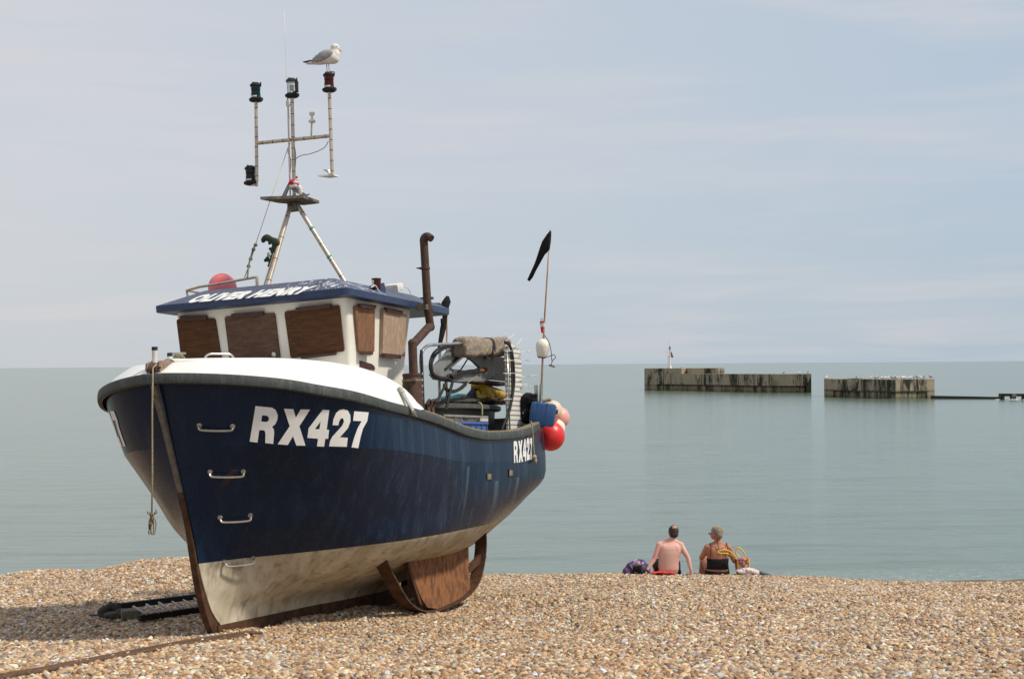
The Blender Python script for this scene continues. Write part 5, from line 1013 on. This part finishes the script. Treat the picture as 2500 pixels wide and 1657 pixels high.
k_ = MB(); k_.tube(catmull([lz(980, 850, .01), lz(1060, 848, .03), lz(1120, 868, .02), lz(1195, 852, .02)], 5), [.02, .035, .03, .012], 8, flat=.4); solo(k_, 'rubber_scrap', M['black'], 'flat black scrap on the shingle below the sack', 'scrap', lz(1100, 860), boatframe=False)

# ------------------------------------------------------------------ people
YP = 24.75
def torso(k_, rings):
    o_ = []
    for x_, y_, z_, rx, ry in rings:
        o_.append([Vector((x_+rx*math.cos(g), y_+ry*math.sin(g), z_)) for g in np.linspace(0, 2*math.pi, 28, endpoint=False)])
    k_.loft(o_)
def hand(k_, w, d, side, sp=1.0):
    """palm and five fingers from wrist w along direction d"""
    w = Vector(w); d = Vector(d).normalized(); s_ = Vector(side).normalized(); pm = w+d*.05
    k_.tube([w, w+d*.03, w+d*.085], [.024, .034, .032], 10, flat=.55)
    for i, (o_, l_) in enumerate(((-.028, .062), (-.010, .075), (.010, .070), (.028, .055))):
        b0 = w+d*.075+s_*o_; n_ = d.cross(s_)*.012*(1 if i % 2 else -.5); k_.tube([b0, b0+d*l_*.5+s_*o_*.35*sp, b0+d*l_+s_*o_*.7*sp+n_], [.0095, .0088, .0070], 8)
    b0 = w+d*.02-s_*.03; k_.tube([b0, b0+d*.03-s_*.028, b0+d*.06-s_*.036], [.012, .010, .008], 8)
def limb(k_, pts, rad): k_.tube(catmull(pts, 6), rad, 14)
def mwf(p, s_=1.0):  # local (x right, y away, z up) -> world
    return p
# man
mx, my = (1627-1250)/F*YP, YP; mz = gz(mx, my)+.0
man = world('person', 'bare-backed man in dark shorts sitting on the shingle and leaning on both hands', 'person', (mx, my, mz))
BASE[man.name] = Vector((0, 0, 0))
k_ = MB()
torso(k_, [(-.01, .03, .0, .15, .11), (-.01, .01, .06, .175, .125), (-.0, -.02, .14, .180, .120), (.0, -.03, .24, .178, .108), (.01, -.03, .34, .182, .108), (.02, -.02, .42, .200, .115), (.028, -.01, .50, .215, .112), (.032, .0, .545, .218, .10), (.04, .015, .58, .175, .08), (.055, .02, .61, .115, .065), (.07, .025, .645, .064, .058)])
for s_ in (-1, 1): k_.tube([(.065, .02, .635), (.035+s_*.12, .01, .585), (.032+s_*.185, 0, .555)], [.055, .05, .055], 12); k_.ell((.03+s_*.095, -.066, .46), (.075, .045, .11))
limb(k_, [(.065, .02, .61), (.08, .03, .66), (.09, .035, .72)], [.062, .055, .058])
k_.ell((.100, .045, .765), (.079, .098, .112)); k_.ell((.105, .09, .725), (.055, .065, .075)); k_.ell((.108, .148, .745), (.014, .02, .022), sub=2); k_.ell((.02, .05, .75), (.012, .022, .032), sub=2); k_.ell((.182, .05, .75), (.012, .022, .032), sub=2)
for s_, sh, el, wr in ((-1, (-.150, .0, .555), (-.255, -.06, .315), (-.395, -.12, .115)), (1, (.215, .0, .55), (.335, -.05, .335), (.385, -.10, .11))):
    sh, el, wr = Vector(sh), Vector(el), Vector(wr); k_.ell(sh, (.062, .058, .06)); limb(k_, [sh, sh.lerp(el, .5)+Vector((0, -.005, 0)), el, el.lerp(wr, .35), wr], [.058, .052, .046, .040, .040, .036, .027])
    hand(k_, wr, Vector((-.18*(1 if s_ < 0 else -.6), -.15, -.85)), Vector((1, .1, 0)), 1.2)
for s_ in (-1, 1):   # legs run down the far slope of the bank
    hp_, kn, an = Vector((s_*.09, .08, .09)), Vector((s_*.16, .48, .16)), Vector((s_*.13, .85, -.20)); limb(k_, [hp_, hp_.lerp(kn, .5), kn, kn.lerp(an, .4), an], [.088, .08, .065, .062, .058, .036]); k_.tube([an, an+Vector((0, .10, -.05)), an+Vector((0, .18, -.05))], [.036, .04, .02], 10, flat=.6)
body = remeshed(k_, 'body', M['skinm'], man, .0085, 9)
k_ = MB(); k_.ell((.100, .036, .790), (.089, .104, .100), sub=4); k_.ell((.099, .005, .745), (.080, .074, .075), sub=4); k_.v = [p for p in k_.v]
hm = remeshed(k_, 'hair', M['hairm'], man, .008, 2); tx = bpy.data.textures.new('hh', 'CLOUDS'); tx.noise_scale = .015; md = hm.modifiers.new('d', 'DISPLACE'); md.texture = tx; md.strength = .012
k_ = MB(); k_.ell((.108, -.036, .858), (.042, .036, .030), sub=3); k_.build('bald_patch', M['skinm'], man, smooth=True)
k_ = MB(); k_.ell((-.16, .09, .10), (.075, .15, .12)); k_.ell((.15, .10, .07), (.085, .15, .09)); torso(k_, [(-.01, .06, -.02, .18, .12), (-.01, .07, .07, .17, .10)]); k_.tube([(-.13, .1, .12), (-.17, .42, .19)], [.105, .09], 12); k_.tube([(.12, .1, .10), (.17, .42, .18)], [.105, .09], 12); remeshed(k_, 'shorts', M['blackcloth'], man, .012, 3)
k_ = MB(); w_ = Vector((-.385, -.115, .13)); d_ = Vector((-.14, -.06, -.2)).normalized(); k_.tube([w_-d_*.012, w_+d_*.012], .034, 14); k_.build('wristwatch', M['black'], man, auto=40)
man.location = (mx, my, mz)
# woman
wx = (1690+560/9.8-1250)/F*YP; wz = gz(wx, my)+.005
wom = world('person', 'short-haired woman in a black strappy top sitting on the shingle with her head turned left', 'person', (wx, my, wz)); BASE[wom.name] = Vector()
k_ = MB()
torso(k_, [(-.01, .03, .0, .20, .14), (-.01, .02, .05, .205, .14), (-.005, .01, .10, .190, .125), (0, 0, .16, .176, .112), (0, 0, .26, .180, .11), (0, 0, .34, .188, .11), (.0, .0, .42, .202, .108), (.005, .005, .48, .205, .098), (.005, .012, .52, .165, .078), (.005, .018, .55, .11, .062), (.005, .02, .585, .064, .058)])
for s_ in (-1, 1): k_.tube([(.005, .02, .575), (.005+s_*.10, .01, .53), (.005+s_*.175, 0, .495)], [.052, .045, .052], 12); k_.ell((s_*.09, -.066, .42), (.07, .04, .09))
limb(k_, [(.005, .02, .55), (.005, .025, .60), (0, .03, .66)], [.062, .054, .056])
k_.ell((-.012, .045, .735), (.088, .086, .108)); k_.ell((-.055, .06, .69), (.06, .055, .07)); k_.ell((-.118, .075, .715), (.018, .013, .02), sub=2); k_.ell((-.05, -.03, .715), (.02, .012, .03), sub=2)
for s_, sh, el, wr in ((-1, (-.175, .0, .49), (-.275, .03, .315), (-.20, .24, .36)), (1, (.195, .0, .475), (.295, .02, .255), (.36, .22, .24))):
    sh, el, wr = Vector(sh), Vector(el), Vector(wr); k_.ell(sh, (.062, .06, .062)); limb(k_, [sh, sh.lerp(el, .5), el, el.lerp(wr, .4), wr], [.060, .056, .050, .045, .042, .034, .026]); hand(k_, wr, (wr-el)*1.0+Vector((0, 0, .02)), Vector((.2, 0, 1)))
for s_ in (-1, 1):
    hp_, kn, an = Vector((s_*.11, .08, .10)), Vector((s_*.17, .50, .22)), Vector((s_*.22, .60, -.18)); limb(k_, [hp_, hp_.lerp(kn, .5), kn, kn.lerp(an, .4), an], [.10, .09, .07, .066, .062, .038]); k_.tube([an, an+Vector((0, .10, -.05)), an+Vector((0, .17, -.05))], [.036, .038, .02], 10, flat=.6)
remeshed(k_, 'body', M['skinf'], wom, .0085, 9)
k_ = MB(); k_.ell((.002, .036, .775), (.104, .100, .088), sub=4); k_.ell((.022, .012, .715), (.078, .078, .085), sub=4); hf_ = remeshed(k_, 'hair', M['hairf'], wom, .008, 2); md = hf_.modifiers.new('d', 'DISPLACE'); md.texture = tx; md.strength = .018
k_ = MB(); k_.tube(catmull([(-.015, -.07, .66), (-.012, -.085, .60), (.0, -.10, .52), (.02, -.118, .42), (.025, -.118, .33)], 5), [.012, .007, .005, .003], 6); k_.build('thin_plait', M['hairm'], wom, smooth=True)
def ringset(rs, gr): return [(a, b2, z_, rx+gr, ry+gr) for a, b2, z_, rx, ry in rs]
k_ = MB(); torso(k_, ringset([(-.005, .0, .125, .185, .118), (0, 0, .16, .178, .113), (0, 0, .22, .177, .111), (0, 0, .26, .180, .11), (0, 0, .305, .184, .11)], .010)); top_ = k_.build('strappy_top', M['blackcloth'], wom, smooth=True)
for x0, x1 in ((-.145, -.13), (.12, .155)): k_ = MB(); k_.tube(catmull([(x0, -.105, .30), ((x0+x1)/2-.003, -.114, .40), (x1, -.108, .47), (x1, -.07, .535), (x1, .01, .565), (x1, .09, .52), (x0, .115, .31)], 5), .006, 6, flat=1); k_.build('strap', M['blackcloth'], top_, smooth=True)
k_ = MB(); torso(k_, ringset([(-.01, .03, -.03, .195, .14), (-.01, .025, .03, .205, .142), (-.01, .02, .075, .204, .135), (-.01, .03, .095, .198, .125)], .014)); k_.build('bikini_bottoms', M['blackcloth'], wom, smooth=True)
k_ = MB(); k_.tube([(-.04, -.045, .735), (-.085, .0, .738), (-.128, .06, .735)], .0035, 6); k_.tube([Vector((-.135, .075, .73))+Vector((0, .022*math.cos(g), .018*math.sin(g))) for g in np.linspace(0, 6.28, 12)], .0035, 6); k_.build('glasses', M['clothd'], wom, smooth=True)
wom.location = (wx, my, wz)

def wpx(zx, zy, ox, dy=0.0):   # photo detail pixel near the people -> world
    return at(ox+zx/9.8, 1260+zy/9.8, YP+dy)
# towels, bags
k_ = MB()
for i in range(9): x_ = 900+i*60; p = wpx(x_, 1350+random.uniform(-18, 5), 1500, -.12); k_.ell(p, (.05, .06, .016+.008*(i % 2)), sub=2)
p = wpx(1150, 1360, 1500, -.12); k_.v = [q_-p for q_ in k_.v]; o = remeshed(k_, 'towel', M['towelr'], None, .008, 1); o.location = p; tag(o, 'red towel bunched under the seated man', 'towel')
mpd = bpy.data.materials.new('patterned_purple_cloth'); mpd.use_nodes = True; t = mpd.node_tree; b = t.nodes['Principled BSDF']; tcn = t.nodes.new('ShaderNodeTexCoord'); vo = t.nodes.new('ShaderNodeTexVoronoi'); vo.inputs['Scale'].default_value = 16; t.links.new(tcn.outputs['Object'], vo.inputs['Vector'])
sp_ = t.nodes.new('ShaderNodeSeparateColor'); t.links.new(vo.outputs['Color'], sp_.inputs[0])
t.links.new(nramp(sp_.outputs[0], [(0, (.03, .02, .08)), (.45, (.06, .04, .16)), (.62, (.30, .08, .16)), (.75, (.10, .06, .20)), (.9, (.42, .30, .45)), (1, (.02, .015, .05))], t), b.inputs['Base Color']); b.inputs['Roughness'].default_value = .8
bk = wpx(520, 1380, 1500, -.05); bag = world('backpack', 'purple patterned backpack lying left of the man', 'backpack', bk)
k_ = MB()
for x_, y_, rx, rz_ in ((330, 1310, .10, .09), (430, 1230, .12, .12), (560, 1150, .13, .11), (640, 1110, .08, .07), (700, 1250, .12, .11), (600, 1290, .18, .10), (260, 1340, .05, .06), (780, 1320, .05, .07)): k_.ell(wpx(x_, y_, 1500, .02), (rx, .13, rz_*.9), sub=3)
remeshed(k_, 'bag_body', mpd, bag, .012, 3)
k_ = MB(); q_ = lambda x_, y_: wpx(x_, y_, 1500, -.13); k_.tube(catmull([q_(380, 1150), q_(430, 1240), q_(480, 1330), q_(520, 1360)], 5), .012, 6, flat=.5); k_.tube(catmull([q_(560, 1050), q_(540, 1090), q_(620, 1140), q_(690, 1120)], 5), .010, 6); k_.tube(catmull([q_(450, 1180), q_(520, 1280), q_(560, 1350)], 5), .008, 6); buildsplit(k_, 'shoulder_strap', mat('lilac_webbing', (.50, .38, .52), .8), bag, smooth=True)
k_ = MB(); k_.prism([q_(430, 1130), q_(520, 1100), q_(610, 1170), q_(540, 1180)], (0, .03, 0)); k_.build('pocket_lining', M['ladderrung'], bag)
k_ = MB(); k_.ell(q_(590, 1260), (.05, .03, .07), sub=3); k_.ell(q_(500, 1250), (.05, .03, .06), sub=3); buildsplit(k_, 'mesh_pocket', M['blackcloth'], bag, smooth=True)
# woven basket
mbk = bpy.data.materials.new('woven_plastic_colours'); mbk.use_nodes = True; t = mbk.node_tree; b = t.nodes['Principled BSDF']; tcn = t.nodes.new('ShaderNodeTexCoord')
sn = t.nodes.new('ShaderNodeVectorMath'); sn.operation = 'SNAP'; sn.inputs[1].default_value = (.026, 1.0, .036); t.links.new(tcn.outputs['Object'], sn.inputs[0]); wn = t.nodes.new('ShaderNodeTexWhiteNoise'); t.links.new(sn.outputs[0], wn.inputs['Vector'])
cr_ = nramp(wn.outputs['Value'], [(0, (.55, .02, .03)), (.25, (.66, .45, .03)), (.42, (.02, .14, .07)), (.56, (.25, .36, .58)), (.68, (.58, .03, .06)), (.82, (.03, .10, .15)), (.92, (.60, .42, .03))], t)
for n_ in t.nodes:
    if n_.type == 'VALTORGB': n_.color_ramp.interpolation = 'CONSTANT'
t.links.new(cr_, b.inputs['Base Color']); b.inputs['Roughness'].default_value = .45
bb = wpx(1200, 1330, 1690, .0); bsk = world('basket_bag', 'multicoloured woven plastic basket with yellow handles right of the woman', 'basket', bb)
k_ = MB(); rr_ = []
for z_, rx, ry in ((-.03, .105, .08), (.06, .118, .09), (.14, .128, .095), (.235, .132, .10)): rr_.append([bb+Vector((rx*abs(math.cos(g))**.7*(1 if math.cos(g) > 0 else -1), ry*abs(math.sin(g))**.7*(1 if math.sin(g) > 0 else -1), z_)) for g in np.linspace(0, 2*math.pi, 32, endpoint=False)])
k_.loft(rr_); k_.build('basket_body', mbk, bsk, auto=50)
my_ = mat('yellow_tube', (.72, .52, .04), .4); q_ = lambda x_, y_, d_=0: wpx(x_, y_, 1690, d_)
k_ = MB(); k_.tube(catmull([q_(1140, 985), q_(1075, 930), q_(1045, 850), q_(1070, 770), q_(1115, 745), q_(1180, 790), q_(1240, 870), q_(1275, 970)], 6), .012, 8); k_.build('handle', my_, bsk, smooth=True)
k_ = MB(); k_.tube(catmull([q_(1040, 985, -.1), q_(960, 890, -.16), q_(870, 820, -.18), q_(750, 800, -.2), q_(620, 840, -.2), q_(650, 875, -.2), q_(830, 885, -.18), q_(930, 925, -.14), q_(1020, 985, -.1)], 6), .011, 8); k_.build('handle', my_, bsk, smooth=True)
def clothheap(name, mt, label, spots, ox, dy, vox=.009):
    k2 = MB(); 
    for x_, y_, rx, rz_ in spots: k2.ell(wpx(x_, y_, ox, dy+random.uniform(-.02, .02)), (rx, .09, rz_), sub=3)
    p = wpx(spots[0][0], spots[0][1], ox, dy); k2.v = [q_-p for q_ in k2.v]; o = remeshed(k2, name, mt, None, vox, 2); o.location = p; tag(o, label, 'clothes')
    tx = bpy.data.textures.new('w', 'CLOUDS'); tx.noise_scale = .035; md = o.modifiers.new('d', 'DISPLACE'); md.texture = tx; md.strength = .03
clothheap('crumpled_shirt', M['clothp'], 'pale pink crumpled shirt in front of the basket', [(1250, 1330, .13, .045), (1150, 1310, .08, .035), (1330, 1280, .08, .04), (1420, 1310, .09, .05), (1520, 1350, .06, .06), (1240, 1270, .05, .03), (1300, 1380, .12, .03)], 1690, -.12)
clothheap('dark_clothing', M['clothd'], 'dark blue clothing lying at the right of the pink shirt', [(1700, 1400, .09, .035), (1650, 1380, .05, .045), (1790, 1410, .07, .03)], 1690, -.04)

# ------------------------------------------------------------------ harbour walls out at sea
m = bpy.data.materials.new('stained_concrete'); m.use_nodes = True; t = m.node_tree; b = t.nodes['Principled BSDF']; M['conc'] = m
geo = t.nodes.new('ShaderNodeNewGeometry'); P = geo.outputs['Position']; s3 = t.nodes.new('ShaderNodeSeparateXYZ'); t.links.new(P, s3.inputs[0])
n1 = nnoise(nmap(P, (.9, .9, .14), tree=t), .8, 8, .74, t, .8); n2 = nnoise(nmap(P, (.3, .3, .3), tree=t), .55, 4, .6, t); n3 = nnoise(P, 3.0, 5, .7, t)
cc = nmix(n3, (.24, .19, .13), (.48, .40, .285), t); stn = nmath('MULTIPLY', nramp(n1, [(.46, 0.0), (.52, 1.0)], t), nramp(n2, [(.42, .12), (.54, 1.0)], t), tree=t)
cc = nmix(stn, cc, (.018, .022, .012), t); tide_shade = nramp(nmath('MULTIPLY', s3.outputs[2], .5, tree=t), [(.0, 1.0), (.10, .6), (.34, .25), (.46, .8), (.52, .9), (.58, .0)], t)  # waterline stain low down; the band above is recess shade painted under the overhang
cc = nmix(nmath('MULTIPLY', tide_shade, nramp(n1, [(.3, .35), (.55, 1)], t), tree=t), cc, (.055, .042, .022), t)
t.links.new(cc, b.inputs['Base Color']); b.inputs['Roughness'].default_value = .9
bn = t.nodes.new('ShaderNodeBump'); bn.inputs['Distance'].default_value = .15; bn.inputs['Strength'].default_value = .6; t.links.new(n3, bn.inputs['Height']); t.links.new(bn.outputs[0], b.inputs['Normal'])
def shore(px, D): p = at(px, 900, D); return Vector((p.x, p.y, 0))
def slab(k_, fp_, z0, z1): k_.prism([Vector((p.x, p.y, z0)) for p in fp_], (0, 0, z1-z0))
back = Vector((1.5, 7, 0))
def inset(fp_, d_): c_ = sum(fp_, Vector())/len(fp_); return [p+(c_-p).normalized()*d_ for p in fp_]
a0, a1, a2, a3 = shore(1573, 268), shore(1690, 258), shore(1879, 238), shore(1980, 236)
lo_ = [a0, a1, a2, a3, a3+back, a0+back]
hw1 = world('harbour_wall', 'longer stained concrete harbour wall with a beacon, left of the gap', 'harbour wall', a1)
k_ = MB(); slab(k_, [shore(1573, 268), shore(1604, 265.5), shore(1604, 265.5)+back, shore(1573, 268)+back], -2, 3.1); slab(k_, [shore(1968, 236.2)+Vector((0, .02, 0)), shore(1980.3, 236), a3+back, shore(1968, 236.2)+back], -2, 3.1)
rec = Vector((0, .9, 0)); slab(k_, [shore(1604, 265.5)+rec, a1+rec, a2+rec, shore(1968, 236.2)+rec, shore(1968, 236.2)+back, shore(1604, 265.5)+back], -2, 1.2)
slab(k_, [shore(1604.2, 265.5), a1, a2, shore(1967.8, 236.2), shore(1967.8, 236.2)+back, shore(1604.2, 265.5)+back], 1.15, 3.1)
k_.build('wall_base', M['conc'], hw1)
k_ = MB(); slab(k_, [shore(1573, 268)+Vector((.02, .02, 0)), shore(1664, 261)+Vector((0, .05, 0)), shore(1676, 262.5), shore(1690, 258.5)+Vector((-.3, 2.5, 0)), shore(1762, 254)+Vector((0, 4.2, 0)), shore(1762, 254)+back+Vector((0, -.05, 0)), a0+back+Vector((.05, -.05, 0))], 3.1, 4.1)
k_.build('upper_wall', M['conc'], hw1)
b0, b1, b2_ = shore(2012, 207), shore(2176, 193), shore(2281, 196)
hw2 = world('harbour_wall', 'shorter concrete harbour wall lined with gulls, right of the gap', 'harbour wall', b1)
k_ = MB(); rl_ = shore(2034, 205); rr2 = shore(2263, 195.5); slab(k_, [b0, rl_, rl_+back, b0+back], -2, 2.62); slab(k_, [rr2, b2_, b2_+back, rr2+back], -2, 2.62); slab(k_, [rl_+rec, b1+rec*.2, rr2+rec*.25, rr2+back, rl_+back], -2, 1.0); slab(k_, [rl_, b1, rr2, rr2+back, rl_+back], .95, 2.60)
k_.build('wall_base', M['conc'], hw2)
k_ = MB(); k_.box(shore(2100, 199)+Vector((0, 3, 2.64)), (2.0, .6, .12)); k_.build('coping', M['conc'], hw2)
mdk = mat('wet_dark_timber', (.02, .018, .012), .6, col2=(.035, .03, .02), scale=2)
k_ = MB(); p0, p1 = shore(2272, 192), shore(2450, 188); d_ = p1-p0; k_.prism([p0+Vector((0, -.2, -.3)), p0+Vector((0, .2, -.3)), p0+Vector((0, .2, .42)), p0+Vector((0, -.2, .42))], d_+Vector((0, 0, -.15)))
solo(k_, 'outfall_pipe', mdk, 'long dark pipe low in the water running right from the shorter harbour wall', 'pipe', p0, boatframe=False, smooth=False)
k_ = MB(); q0, q1 = shore(2446, 186), shore(2560, 182); q0.z = q1.z = 0
for i in range(5): a = q0.lerp(q1, i/4); k_.box(a+Vector((0, .3, .1)), (.55, .8, .9))
k_.prism([q0+Vector((-.2, -.3, .42)), q0+Vector((-.2, .8, .42)), q0+Vector((-.2, .8, .78)), q0+Vector((-.2, -.3, .78))], q1-q0)
solo(k_, 'concrete_apron', M['conc'], 'low dark concrete block on short legs in the water at the right edge', 'jetty', q0, boatframe=False, smooth=False)
k_ = MB(); 
for i in range(14): a = q0.lerp(q1, random.random()*.9); k_.ell(a+Vector((random.uniform(-2.5, 1), -random.uniform(.4, 1.6), .02)), (random.uniform(.25, .7), .2, random.uniform(.03, .06)), sub=2)
o = k_.build('surf_foam', mat('white_foam', (.75, .77, .77), .9), smooth=True); tag(o, kind='stuff')
# beacon
bb = shore(1636, 265); bb.z = 4.1; bc = world('beacon', 'small white beacon mast with lantern and red board on the harbour wall', 'beacon', bb); mw = mat('white_beacon_paint', (.72, .68, .60), .5)
k_ = MB(); k_.lathe([(0, 0), (.36, 0), (.30, .25), (.13, .7), (.11, 2.9), (.10, 3.3), (0, 3.3)], bb, (0, 0, 1), 14); k_.tube([bb+Vector((-.45, 0, 0)), bb+Vector((-.40, 0, 2.4))], .03, 6); k_.tube([bb+Vector((-.28, .2, 0)), bb+Vector((-.25, .2, 2.4))], .03, 6)
for i in range(7): k_.tube([bb+Vector((-.45, 0, .3*i+.2)), bb+Vector((-.27, .2, .3*i+.2))], .02, 5)
k_.build('tower', mw, bc, auto=50); k_ = MB()
for z_ in (2.35, 3.4): k_.tube([bb+Vector((-.75, -.25, z_)), bb+Vector((.08, -.25, z_)), bb+Vector((.08, .25, z_)), bb+Vector((-.75, .25, z_)), bb+Vector((-.75, -.25, z_))], .03, 5)
for x_ in (-.75, -.48, -.2, .08): k_.tube([bb+Vector((x_, -.25, 2.35)), bb+Vector((x_, -.25, 3.4))], .025, 5)
k_.box(bb+Vector((-.35, 0, 2.35)), (.85, .5, .05)); k_.build('gallery', mw, bc)
k_ = MB(); k_.lathe([(0, 3.4), (.22, 3.4), (.20, 3.5), (.16, 3.95), (.22, 4.0), (0, 4.12)], bb+Vector((-.02, 0, 0)), (0, 0, 1), 12); k_.tube([bb+Vector((-.12, 0, 4.0)), bb+Vector((-.20, 0, 5.2))], .015, 5); k_.build('lantern', M['grey'], bc, auto=40)
k_ = MB(); k_.prism([bb+Vector(p) for p in ((.12, -.1, 3.1), (.32, -.1, 3.0), (.66, -.1, 1.95), (.18, -.1, 2.05))], (0, .08, 0)); k_.build('day_board', mat('faded_red_board', (.24, .06, .04), .7), bc)
# gulls resting on the walls
def smallgull(name):
    k2 = MB(); k2.ell((0, 0, .22), (.20, .10, .10), Matrix.Rotation(R(-14), 3, 'Y')); k2.ell((.14, 0, .36), (.07, .065, .07), sub=2); k2.ell((.12, 0, .30), (.06, .06, .08), sub=2); k2.ell((-.22, 0, .19), (.13, .05, .025), sub=2); k2.tube([(.19, 0, .36), (.27, 0, .34)], [.02, .005], 6); k2.tube([(.03, .03, .14), (.03, .03, 0)], .012, 5); k2.tube([(.03, -.03, .14), (.03, -.03, 0)], .012, 5); return k2
mgw = mat('distant_gull_white', (.72, .70, .67), .8); mgd = mat('distant_gull_brown', (.14, .11, .09), .8, col2=(.3, .27, .24), scale=6)
pw_ = smallgull('g').build('gull', mgw, smooth=True); pd_ = smallgull('g').build('gull', mgd, smooth=True); first = {0: True, 1: True}
GW = 'white gull resting among the crowd on the right-hand harbour wall'; GD = 'brown speckled gull resting among the crowd on the right-hand harbour wall'
def putg(zx, zy, dark, ztop, y, label=None, ox=1990, oy=890, sc2=7.63, grp='gulls resting on the right-hand harbour wall'):
    src = pd_ if dark else pw_
    if first[dark]: o = src; first[dark] = False
    else: o = src.copy(); COL.objects.link(o)
    p = at(ox+zx/sc2, 900, y); o.location = (p.x, y, ztop+.0); s_ = random.uniform(1.0, 1.25); o.scale = (s_, s_, s_); o.rotation_euler = (0, 0, random.choice([0.3, 2.9, -.4, 3.5, .9]))
    tag(o, label or (GD if dark else GW), 'gull', grp)
Yt = lambda zx: np.interp(1990+zx/7.63, [2012, 2176, 2281], [208.5, 195.5, 197.6])
putg(212, 0, 0, 2.62, Yt(212)+1, 'white gull standing alone at the left end of the right-hand harbour wall'); putg(765, 0, 1, 2.60, Yt(765)+1, 'brown gull standing alone left of the crowd on the right-hand harbour wall')
for zx in (1030, 1100, 1145, 1235, 1300, 1360, 1450, 1515, 1585, 1612, 1640, 1672, 1745, 1778, 1930, 1958): putg(zx, 0, 0, 2.60, Yt(zx)+random.uniform(.3, 2.5))
for zx in (1120, 1165, 1252, 1430, 1480, 1840, 1900, 2020, 2150): putg(zx, 0, 1, 2.60 if zx < 2080 else 2.62, Yt(zx)+random.uniform(.3, 2.5))
putg(1120, 0, 0, 4.1, 266, 'white gull standing beside the beacon', 1560, 0, 10.75, 'gulls on the left-hand harbour wall')
for px, dk_, lab in ((1913, 1, 'brown gull furthest left on the low end of the left-hand harbour wall'), (1951, 0, 'white gull on the low end of the left-hand harbour wall'), (1972, 1, 'brown gull at the right-hand corner of the left-hand harbour wall')): putg(0, 0, dk_, 3.1, 238.5, lab, px, 0, 1, 'gulls on the left-hand harbour wall')
